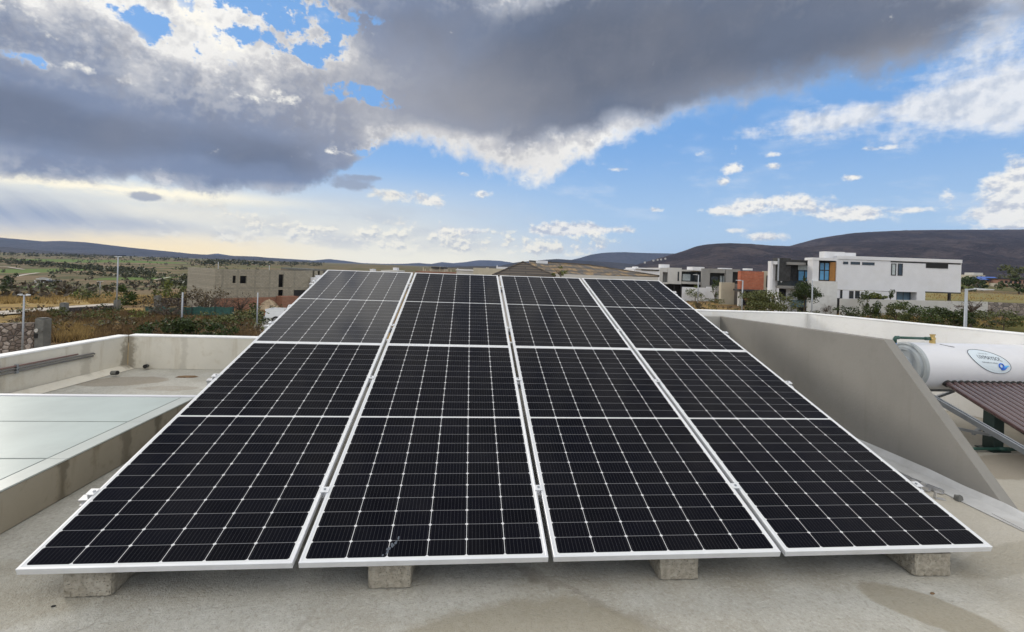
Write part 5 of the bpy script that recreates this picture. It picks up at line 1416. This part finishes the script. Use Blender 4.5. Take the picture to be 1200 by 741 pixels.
# ---- brick fronted house: depth 75
s = Site("brick_house", "house with a red brick upper box above a dark carport", "house", 867.8, 75, 895, 75, 352)
s.part("brick_box", 'brick', 867.9, 318.2, 895, 339.6, 0, 1.0)
s.part("side_wall", 'wall_cream', 895.1, 318.0, 902, 340.5, .6, 1.2)
s.part("side_recess", 'void', 898.4, 323, 902, 337, .5, .597)
s.part("carport_slab", 'wall_dark', 866, 339.7, 902, 341.8, -.5, 1.5)
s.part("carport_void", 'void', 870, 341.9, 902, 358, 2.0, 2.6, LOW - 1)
s.body('main_body', 'wall_cream', 867.9, 319, 902, 350, 1.5, 5.0, LOW - 1)
s.part("carport_post", 'wall_pale', 866.2, 341.9, 869.4, 358, 0, .6, LOW - 1)

# ---- grey house with two window bands: depth 92
s = Site("grey_house", "grey rendered two storey house with dark recessed windows and a roof tank", "house", 822.5, 92, 867.4, 92, 352)
s.part("wall", 'wall_grey', 822.4, 314.9, 831.6, 352, 0, .6, LOW); s.part("wall", 'wall_grey', 850.2, 315.6, 858.2, 352, 0, .6, LOW)
s.part("lintel", 'wall_grey', 831.7, 315.1, 850.1, 320, 0, .6); s.part("lower_wall", 'wall_grey', 831.7, 335.2, 850.1, 352, 0, .6, LOW)
s.part("recess", 'void', 831.7, 320.1, 850.1, 335.1, 1.2, 1.5)
s.window(833, 324, 841.5, 335, 1.18, 'glass', 1, fw=.08); s.window(843, 323, 850, 333, 1.18, 'pale_pane', 1, fw=.10)
s.part("recess", 'void', 858.3, 319, 867.3, 352, .8, 1.2, LOW); s.part("lintel", 'wall_grey', 858.3, 315.8, 867.3, 318.9, 0, .6)
s.body('main_body', 'wall_grey', 822.4, 316, 867.4, 352, 1.6, 6.0, LOW)
s.part("roof_tank", 'wall_white', 811.5, 313.0, 825.5, 317.4, 2, 5); s.part("roof_curb", 'wall_white', 846, 314.4, 858, 315.6, 3, 5); s.part("roof_box", 'wall_white', 876, 314.8, 882, 317, 3, 5)
# ---- pale house with the window band to the left: depth 95
s = Site("pale_house", "pale rendered house with a cylindrical water tank and a long dark window band", "house", 773, 95, 822, 95, 352)
s.part("wall", 'wall_pale', 782.6, 314.0, 798.7, 333, 0, .6); s.part("wall", 'wall_pale', 773, 314.0, 776.6, 333, 0, 9)
s.part("lintel", 'wall_pale', 776.7, 314.0, 782.5, 319, 0, 9); s.part("sill_wall", 'wall_pale', 776.7, 331, 782.5, 333, 0, 9)
s.part("recess", 'wall_grey', 776.7, 319.1, 782.5, 330.9, 1.0, 8.8)
s.window(794, 318.5, 795.8, 329.5, 0, 'glass', fw=.06)
s.part("roof_slab", 'wall_pale', 798.8, 316.4, 822.3, 318.4, .3, 2.5)
s.window(799, 318.6, 822, 330.2, 1.0, 'glass', 5, fw=.10); s.part("curtain", 'pale_pane', 800, 321.5, 809, 329, .88, .93)
s.part("room", 'void', 798.8, 318.5, 822.2, 330.3, 1.01, 1.4)
s.part("floor_slab", 'wall_pale', 798.8, 330.4, 822.3, 333, .2, 2.4)
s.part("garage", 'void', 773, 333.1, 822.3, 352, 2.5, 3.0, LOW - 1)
s.body('main_body', 'wall_pale', 773, 316, 822, 350, 3.1, 6.0, LOW - 1)
for px in (789.5, 797.6): s.part("garage_post", 'frame', px, 333.1, px + .8, 352, .5, .7, LOW - 1)
u0, u1, z0, z1 = s.rect(774.2, 310.0, 786.6, 314.6, 2.0); mb = MB(); mb.tube([((u0 + u1) / 2, 3.2, z0 - .2), ((u0 + u1) / 2, 3.2, z1)], (u1 - u0) / 2, 24); o = mb.build("water_tank", M['wall_white'], s.t)
s = Site("low_white_wall", "low white garden wall with dry soil before it, below the pale house", "wall", 800, 86, 837, 86, 349)
s.part("wall", 'wall_white', 799.6, 337, 828, 349, 0, .3, LOW); s.part("wall", 'wall_white', 828.1, 336.4, 838, 349, .5, .8, LOW)
s = Site("beige_wall", "tall beige rendered wall block beside the brick house", "wall", 845, 78, 861, 78, 354)
s.part("wall", 'wall_cream', 845, 331.3, 860.6, 354, 0, .8, LOW); s.part("side_wall", 'wall_grey', 860.7, 333, 867.6, 354, .4, 1.4, LOW)
a, d = gp(815, 348); o = None
mb = MB(); rr = random.Random(5)
for k in range(3):
    mb.hexa([(cos(j * pi / 5) * (3.0 - k) , sin(j * pi / 5) * 1.2, 0.02 + k * .001) for j in range(10)], [((cos(j * pi / 5) * (1.2 - k * .3) + rr.uniform(-.2, .2)), sin(j * pi / 5) * .5, .35 + k * .25 + rr.uniform(0, .12)) for j in range(10)])
tag(mb.build("soil_heap", M['soil'], loc=gw(a, d, -.05), rotz=-YAW), "heap of pale dry soil below the low white wall", "soil heap")
# white flat roofs behind the tiled house
s = Site("white_house", "white flat roofed house half hidden behind the tiled roof", "house", 742, 88, 773, 88, 345)
s.part("wall", 'wall_white', 742, 316.0, 772.6, 345, .3, 8, LOW); s.part("roof_slab", 'wall_white', 745, 314.2, 772.6, 315.8, 0, 8); s.part("roof_box", 'wall_white', 744, 312.6, 748, 314.1, 2, 4); s.part("shade_band", 'void', 752, 315.9, 772.6, 317.2, .1, .29)

# ---- tiled hip roof in the middle: depth about 36 to 46
s = Site("tiled_house", "house with low brown hipped tile roofs rising behind the solar panels", "house", 578, 36, 775, 36, 350)
def up(px, py, y): u, z = s.uz(px, py, y); return Vector((u, y, z))
pk = up(613, 307.2, 4.2); e0 = up(577.5, 322.6, 0); e1 = up(650.5, 323.4, 0); pb = Vector((pk.x, 11.0, pk.z)); b0 = Vector((e0.x, 15, e0.z)); b1 = Vector((e1.x, 15, e1.z))
def roof(name, faces, mt, th=.10):
    mb = MB()
    for f in faces: mb.hexa([p - Vector((0, 0, th)) for p in f], f)
    return mb.build(name, M[mt], s.t)
roof("hip_roof", [[e0, e1, pk]], 'tiles_dark'); roof("hip_roof", [[e1 + Vector((.005, .005, 0)), b1, pb, pk + Vector((.005, .005, 0))], [b0, e0 - Vector((.005, -.005, 0)), pk - Vector((.005, -.005, 0)), pb]], 'tiles_dark')
r0 = up(620, 306.2, 8.5); r1 = up(690, 310.8, 8.5); f0 = up(648, 321.9, 1.4); f1 = up(772, 323.6, 1.4)
roof("main_roof", [[Vector((f0.x - 1.6, f0.y, f0.z)), f1, r1, r0]], 'tiles_mixed'); g0 = Vector((f1.x, 15.5, f1.z))
roof("hip_end", [[f1 + Vector((.005, 0, 0)), g0, r1 + Vector((.005, .02, 0))]], 'tiles_dark'); roof("back_roof", [[g0 + Vector((0, .01, 0)), Vector((f0.x, 15.5, f0.z)), r0 + Vector((0, .01, 0)), r1 + Vector((0, .01, 0))]], 'tiles_dark')
mb = MB(); mb.tube([pk, e0], .09, 6); mb.tube([pk, e1], .09, 6); mb.tube([r0, r1, f1], .09, 6); mb.build("ridge_tiles", M['tiles_dark'], s.t)
mb = MB(); mb.box(e0.x + .02, e1.x - .02, -.02, .10, e0.z - .42, e0.z - .11); mb.box(e1.x + .02, f1.x - .05, 1.38, 1.50, f1.z - .50, f1.z - .11); mb.build("fascia", M['wall_pale'], s.t)
mb = MB(); mb.box(e0.x + .7, e1.x - .5, .8, 14, -3.5, e0.z - .43); mb.box(e1.x - .49, f1.x - .7, 2.2, 15, -3.5, f1.z - .51); mb.build("wall", M['wall_pale'], s.t)
u0, u1, z0, z1 = s.rect(628.5, 305.6, 642, 309.4, 7.5); mb = MB(); mb.box(u0, u1, 7.5, 9.0, z0 - .3, z1); mb.build("chimney", M['wall_white'], s.t)

# ---- small buildings beyond the array's back edge
s = Site("brick_ruin", "half built reddish brick building beyond the solar panels", "building", 487, 130, 535, 130, 335)
s.part("wall", 'brick_base', 487, 318.6, 534, 340, 0, 10, LOW); s.part("upper_wall", 'wall_cream', 503.5, 315.4, 521, 318.5, 1, 8); s.part("roof_slab", 'wall_dark', 505.5, 313.0, 520, 315.2, .5, 8)
for px, py in ((515, 312.6), (495.5, 313.4), (497.8, 315.2), (528, 316)): s.part("column", 'wall_cream', px, py, px + .8, 318.5, .5, .8)
s = Site("cream_building", "low cream flat roofed building beyond the second panel column", "building", 534, 120, 556, 120, 335)
s.part("wall", 'wall_pale', 534.6, 317.4, 555, 340, 0, 9, LOW); s.part("roof_edge", 'wall_white', 534, 316.2, 555.4, 317.3, -.2, 9); s.part("chimney", 'wall_pale', 535.6, 314.4, 536.8, 316.1, 2, 2.6)
s = Site("tan_building", "tan stone building beyond the panels beside the tiled roof", "building", 554, 110, 590, 110, 335)
s.part("wall", 'wall_cream', 554.4, 314.6, 590, 340, 0, 9, LOW); s.part("parapet", 'wall_cream', 569.5, 313.6, 571, 314.5, 0, 9)
s = Site("white_building", "small white roof box left of the tiled roof", "building", 581, 140, 594, 140, 335)
s.part("wall", 'wall_white', 581.2, 313.0, 594, 340, 0, 8, LOW); s.part("chimney", 'wall_white', 582, 311.2, 583, 312.9, 1, 1.6)
s = Site("far_building", "tiny white roof just above the first panel column's top edge", "building", 440, 150, 470, 150, 335)
s.part("wall", 'wall_pale', 446, 317.0, 466, 340, 0, 10, LOW); s.part("roof_tank", 'wall_white', 460.5, 313.8, 465, 316.9, 2, 5); s.part("roof_box", 'wall_white', 433, 315.4, 437, 340, 2, 5, LOW)

# ---- bare block building on the left
s = Site("block_building", "unfinished grey concrete block building on a red brick base", "building", 251.8, 60, 366, 70, 362)
zt0 = s.uz(310, 316.4)[1]; zt1 = s.uz(310, 348.5)[1]
def wallband(px0, px1, py0, py1, mt='cblock', y0=0.0, y1=.3, nm="wall"): return s.part(nm, mt, px0, py0, px1, py1, y0, y1)
cuts = [(251.8, 272.6), (276.4, 281.2), (289, 326.4), (332.4, 366.0)]
for a_, b_ in cuts:
    u0 = s.uz(a_, 332)[0]; u1 = s.uz(b_, 332)[0]; mb = MB(); mb.box(u0, u1, 0, .3, zt1, zt0); mb.build("wall", M['cblock'], s.t)
def fill(a_, b_, py0, py1):
    u0 = s.uz(a_, 332)[0]; u1 = s.uz(b_, 332)[0]; za = s.uz((a_ + b_) / 2, py0)[1] if py0 else zt0; zb = s.uz((a_ + b_) / 2, py1)[1] if py1 else zt1
    mb = MB(); mb.box(u0 + .001, u1 - .001, 0.002, .298, zb, za); mb.build("wall", M['cblock'], s.t)
fill(272.6, 276.4, None, 323.2); fill(272.6, 276.4, 332, None); fill(281.2, 289, None, 323.4); fill(281.2, 289, 332.4, None)
fill(326.4, 332.4, None, 321.8); fill(326.4, 332.4, 337.6, 339.8)
u0 = s.uz(251.8, 332)[0]; u1 = s.uz(366, 332)[0]
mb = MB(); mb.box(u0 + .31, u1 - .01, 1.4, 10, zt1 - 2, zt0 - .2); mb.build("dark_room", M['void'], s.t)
mb = MB(); mb.box(u0, u0 + .3, .301, 10, zt1 - 2, zt0 - .003); mb.build("side_wall", M['cblock'], s.t)
for q in (260.5, 278.5, 299, 316, 345):
    uu = s.uz(q, 332)[0]; mb = MB(); mb.box(uu - .11, uu + .11, -.02, -.001, zt1, zt0 - .004); mb.build("pilaster", M['pilaster'], s.t)
mb = MB(); mb.box(u0 + .35, u1, -.015, -.0005, s.uz(310, 337.8)[1] - .12, s.uz(310, 337.8)[1] + .1); mb.build("tie_beam", M['pilaster'], s.t)
mb = MB(); mb.box(u0, u1 - 3.0, -.25, -.021, zt1 - 2.2, zt1 - .002); mb.build("brick_base", M['brick_base'], s.t)
uu = s.uz(322.5, 350)[0]; u2 = s.uz(341.5, 350)[0]; mb = MB(); mb.box(uu, u2, -2.0, -.26, zt1 - 2.2, s.uz(332, 346.6)[1]); mb.build("brick_box", M['brick_base'], s.t)
wallband(344.5, 357.5, 340, 347, 'void', -.05, -.003, "opening")
mb = MB(); uu = s.uz(366.2, 332)[0]; mb.box(uu, uu + 5, .6, 10, zt1 - 2, zt0 - .1); mb.build("dark_bay", M['void'], s.t)
for q in (370.6, 377): 
    uu = s.uz(q, 325)[0]; mb = MB(); mb.box(uu - .25, uu + .25, 0, .4, zt1 - 2, zt0); mb.build("column", M['cblock'], s.t)
mb = MB(); mb.box(s.uz(366.2, 332)[0], s.uz(385, 332)[0], .1, 10, zt0 + .001, zt0 + .25); mb.build("roof_slab", M['conc_post'], s.t)
s.part('white_annex', 'wall_white', 367, 325.4, 374.6, 362, -1.2, -.3); s.part('white_annex', 'wall_white', 372, 322.8, 377.4, 325.3, -1.0, -.35)
# sand and rubble heaps before it
def heap(label, px, py, w, l, h, mt, seed):
    a, d = gp(px, py); mb = MB(); rnd = random.Random(seed); rows = []
    for k in range(7):
        f = k / 6.0; rows.append([mb.vert(cos(j * 2 * pi / 18) * w * (1 - f) * (1 + .18 * rnd.uniform(-1, 1)), sin(j * 2 * pi / 18) * l * (1 - f) * (1 + .18 * rnd.uniform(-1, 1)), h * (f ** .8) * (1 + .1 * rnd.uniform(-1, 1)) - .1) for j in range(18)])
    for r0_, r1_ in zip(rows, rows[1:]):
        for j in range(18): mb.face((r0_[j], r0_[(j + 1) % 18], r1_[(j + 1) % 18], r1_[j]))
    return tag(mb.build("soil_heap", M[mt], loc=gw(a, d), rotz=-YAW), label, "soil heap")
heap("pale rubble heap below the block building's windows", 286, 359, 2.6, 1.6, 1.3, 'rubble_pale', 1)
heap("tan sand heap beside the red brick box", 313, 362, 2.2, 1.6, 1.5, 'soil', 2)
heap("small grey rubble heap behind the green net", 239, 361, 1.6, 1.0, .8, 'rubble_pale', 3)
heap("reddish earth heap left of the block building", 228, 356, 3.0, 1.4, .9, 'soil', 4)

# ---- stone walls, columns and the net on the left
def stone_run(name, label, pa, da, ya, pb, db, yb, mt, th=.35, base=LOW):
    s = Site(name, label, "wall", pa, da, pb, db, (ya + yb) / 2 + 20); u0, z0 = s.uz(pa, ya); u1, z1 = s.uz(pb, yb); mb = MB()
    mb.hexa([(u0, 0, base), (u1, 0, base), (u1, 0, z1), (u0, 0, z0)], [(u0, th, base), (u1, th, base), (u1, th, z1), (u0, th, z0)]); mb.build("wall", M[mt], s.t); return s
stone_run("stone_wall", "nearest grey rubble stone wall at the left picture edge", -70, 23, 381, 40, 25, 378.8, 'rubble')
stone_run("stone_wall", "low dark rubble wall between two concrete columns in the brown field", 76, 44, 361.2, 133, 55, 358.0, 'rubble_dark')
stone_run("stone_wall", "farther dark stone wall behind the half bare tree", 184, 62, 349.5, 224, 68, 349.6, 'rubble_dark')
def column(label, px, top, bot, depth, w, hole=False):
    s = Site("concrete_column", label, "column", px - 3, depth, px + 3, depth, bot); z = s.uz(px, top)[1]; c = s.uz(px, top)[0]
    mb = MB(); mb.hexa([(c - w / 2, 0, -.5), (c + w / 2, 0, -.5), (c + w / 2, w, -.5), (c - w / 2, w, -.5)], [(c - w / 2 * 1.04, 0.02, z), (c + w / 2, .01, z - .03), (c + w / 2, w, z), (c - w / 2, w, z + .02)]); mb.build("shaft", M['conc_post'], s.t, bevel=.02)
    mb = MB(); mb.box(c - w * .46, c + w * .40, .06, w * .9, z + .021, z + .05); mb.build("cap", M['conc_post'], s.t)
    if hole:
        mb = MB(); mb.tube([(c - .12, -.03, z - .60), (c - .12, -.002, z - .60)], .10, 14); mb.build("meter_ring", M['wall_pale'], s.t)
        mb = MB(); mb.box(c - .21, c - .03, -.012, -.001, z - 1.0, z - .76); mb.build("meter_box", M['void'], s.t)
        mb = MB(); mb.tube([(c + .14, -.03, z - .58), (c + .14, -.002, z - .58)], .09, 14); mb.build("meter_ring", M['conc_post'], s.t)
column("rough concrete column with a dark meter box beside the nearest rubble wall", 45.8, 374.2, 404, 25, .46, True)
column("squat concrete column at the low dark wall's left end", 72.5, 355.6, 372, 44, .48)
column("pale concrete column at the low dark wall's right end by the tall lamp", 135.4, 352.4, 363, 55, .48)
column("pale concrete column at the farther stone wall's left end", 183, 347.2, 358, 62, .6)
column("slim concrete column at the farther stone wall's right end", 226, 345.6, 354, 66, .5)
s = Site("net_fence", "green shade net fence strung between thin posts in the brown field", "fence", 169, 50, 276, 46, 372)
mb = MB(); n = 40; rr = random.Random(8); rows = []
for k in range(n + 1):
    px = 170 + (274 - 170) * k / n; sag = 1.2 * abs(sin(k * pi / 8)); u, z1 = s.uz(px, 359.2 + sag + rr.uniform(-.3, .3)); _, z0 = s.uz(px, 369.5)
    y = .06 * sin(k * 1.1); rows.append([mb.vert(u, y, z0), mb.vert(u, y + .02, (z0 + z1) / 2), mb.vert(u, y, z1), mb.vert(u, y + .03, z1), mb.vert(u, y + .05, (z0 + z1) / 2), mb.vert(u, y + .03, z0)])
for r0_, r1_ in zip(rows, rows[1:]):
    for j in range(6): mb.face((r0_[j], r1_[j], r1_[(j + 1) % 6], r0_[(j + 1) % 6]))
mb.build("net", M['net'], s.t)
for px in (170, 196, 226, 253, 274): 
    u, z1 = s.uz(px, 357.8); mb = MB(); mb.tube([(u, -.09, -.8), (u, -.09, z1)], .03, 6); mb.build("post", M['frame'], s.t)

# ---- white club house in the valley
s = Site("club_house", "small white pavilion with a flat roof far off in the valley", "house", 40, 280, 61, 280, 334)
s.part("roof", 'wall_pale', 42, 326.6, 55, 327.8, 0, 3); s.part("roof", 'wall_grey', 46, 325.4, 52, 326.5, 1, 3); s.part("wall", 'glass', 44, 328.5, 55, 333.5, 1.5, 8); s.part("side_wing", 'wall_dark', 55.2, 329, 60, 333.6, 1, 8)
for px in (40.2, 45.5, 50.5): s.part("column", 'wall_white', px, 328.5, px + 1.1, 334.2, 0, .8)
s.part("terrace", 'wall_pale', 40, 333.6, 62, 334.6, -1, 8)

# ---- village on the right
s = Site("village_house", "pale village house among dark trees, left of the blue roof", "house", 1138, 330, 1155, 330, 330)
s.part("wall", 'wall_cream', 1138.6, 322.5, 1154.5, 332, 0, 9); s.part("upper_wall", 'wall_pale', 1141.5, 319.8, 1152, 322.4, 1, 8); s.window(1144, 323.6, 1146, 325.6, 0, 'glass', fw=.2); s.window(1149, 323.6, 1151, 325.6, 0, 'glass', fw=.2)
s = Site("village_house", "village house with a bright blue sheet roof over cream walls", "house", 1154, 290, 1176, 290, 338)
s.part("wall", 'yellow', 1155, 331.5, 1168, 341, 0, 9); s.part("upper_wall", 'orange', 1155.5, 328.6, 1170, 331.4, .2, 9)
u0, u1, z0, z1 = s.rect(1154, 324.6, 1175, 328.4); mb = MB(); mb.hexa([(u0, -.6, z0), (u1, -.6, z0), (u1, 9, z0), (u0, 9, z0)], [(u0 + .6, 3.5, z1), (u1 - 1.5, 3.5, z1), (u1 - 1.5, 5, z1), (u0 + .6, 5, z1)]); mb.build("roof", M['bluesheet'], s.t)
s = Site("village_house", "long low village house with orange and cream walls and dark openings", "house", 1168, 285, 1225, 285, 340)
s.part("wall", 'wall_cream', 1168.5, 333, 1225, 343, 0, 9); s.part("upper_wall", 'orange', 1170, 328.0, 1225, 332.9, .3, 9); s.part("roof_slab", 'wall_dark', 1168.6, 327, 1225, 327.9, -.3, 9)
for k in range(9): s.part("opening", 'void', 1172.5 + k * 5.4, 329, 1175.4 + k * 5.4, 332.4, .2, .297)
s.part("wall_panel", 'brick_base', 1169, 333.2, 1181, 337.4, -.1, -.003)
for k, (px, py) in enumerate(((756, 306.6), (766, 304.4), (771, 303.6), (780, 302.2), (775, 303.2))):
    c = at(px, py, 2150 if px > 760 else 2000); t = thing("hillside_house", ("tiny white house on the hill's left flank, lowest", "tiny white house on the hill's left flank, second up", "tiny white house on the hill's left flank, third up", "tiny white house on the hill's left flank, topmost", "tiny white house on the hill's left flank, just below the topmost")[k], "house", c - Vector((0, 0, 8)), -YAW)
    mb = MB(); mb.box(-3, 3, 0, 6, 0, 7.2); mb.build("wall", M['wall_pale'], t); mb = MB(); mb.box(-3.2, 3.2, -.2, 6.2, 7.21, 7.5); mb.build("roof", M['wall_pale'], t)

# ---- white pickups on the left road
def pickup(label, loc, rz):
    t = thing("pickup_truck", label, "pickup", loc, rz)
    def ext(poly, w, mb, mi=0): mb.hexa([(x, -w, z) for x, z in poly], [(x, w, z) for x, z in poly], mi)
    mb = MB(); ext([(-2.6, .55), (2.5, .55), (2.6, .75), (2.55, 1.05), (1.15, 1.12), (-.85, 1.12), (-2.6, 1.12)], .90, mb); mb.build("body", M['car_white'], t, bevel=.05)
    mb = MB(); mb.hexa([(-.95, -.84, 1.121), (1.15, -.84, 1.121), (1.15, .84, 1.121), (-.95, .84, 1.121)], [(-.75, -.66, 1.72), (.35, -.66, 1.72), (.35, .66, 1.72), (-.75, .66, 1.72)]); c = mb.build("cab", M['car_white'], t, bevel=.04)
    for sx in (-1, 1):
        mb = MB(); mb.hexa([(-.8, sx * .835, 1.18), (.95, sx * .835, 1.18), (.42, sx * .70, 1.64), (-.66, sx * .70, 1.64)], [(-.8, sx * .845, 1.19), (.95, sx * .845, 1.19), (.42, sx * .715, 1.65), (-.66, sx * .715, 1.65)]); mb.build("side_window", M['car_glass'], c)
    mb = MB(); mb.hexa([(1.155, -.74, 1.17), (1.155, .74, 1.17), (.42, .62, 1.68), (.42, -.62, 1.68)], [(1.18, -.74, 1.18), (1.18, .74, 1.18), (.44, .62, 1.69), (.44, -.62, 1.69)]); mb.build("windscreen", M['car_glass'], c)
    mb = MB(); mb.hexa([(-.962, -.72, 1.17), (-.79, -.62, 1.66), (-.79, .62, 1.66), (-.962, .72, 1.17)], [(-.975, -.72, 1.18), (-.80, -.62, 1.67), (-.80, .62, 1.67), (-.975, .72, 1.18)]); mb.build("rear_window", M['car_glass'], c)
    mb = MB(); mb.box(-2.5, -1.05, -.80, .80, 1.121, 1.135); mb.build("bed_floor", M['rubber'], t)
    for y0, y1 in ((-.9, -.82), (.82, .9)): mb = MB(); mb.box(-2.58, -1.0, y0, y1, 1.122, 1.30); mb.build("bed_side", M['car_white'], t)
    mb = MB(); mb.box(-2.62, -2.56, -.81, .81, .80, 1.30); mb.build("tailgate", M['car_white'], t)
    mb = MB(); mb.box(-2.72, -2.62, -.85, .85, .52, .66); mb.build("bumper", M['rim'], t)
    for y in (-.86, .86): mb = MB(); mb.box(-2.63, -2.58, y - .05, y + .05, .85, 1.15); mb.build("tail_light", M['red_lens'], t)
    for x in (-1.65, 1.65):
        for y in (-.85, .85):
            mb = MB(); mb.tube([(x, y - .1, .36), (x, y + .1, .36)], .36, 20); w = mb.build("wheel", M['tyre'], t); mb = MB(); mb.tube([(x, y - .105, .36), (x, y + .105, .36)], .21, 14); mb.build("rim", M['rim'], w)
    return t
c = at(351, 376, 42); v = c - CAM; a, d = v.dot(RT), v.dot(FD)
pickup("white pickup standing beyond the left edge of the solar panels, half hidden", gw(a, d, .07), -YAW + .08)

# ------------------------------------------------------------------ air
HAZE = True
if HAZE:
    m = bpy.data.materials.new("air"); m.use_nodes = True; nt = m.node_tree; nt.nodes.clear()
    o = nt.nodes.new("ShaderNodeOutputMaterial"); vp = nt.nodes.new("ShaderNodeVolumePrincipled"); nt.links.new(vp.outputs[0], o.inputs['Volume'])
    vp.inputs['Color'].default_value = (0.42, 0.60, 1.0, 1); vp.inputs['Density'].default_value = 3.4e-5; vp.inputs['Anisotropy'].default_value = 0.2
    mb = MB(); mb.box(-13500, 13500, -13500, 13500, -42, 700); hz = mb.build("haze", m); tag(hz, kind='stuff')
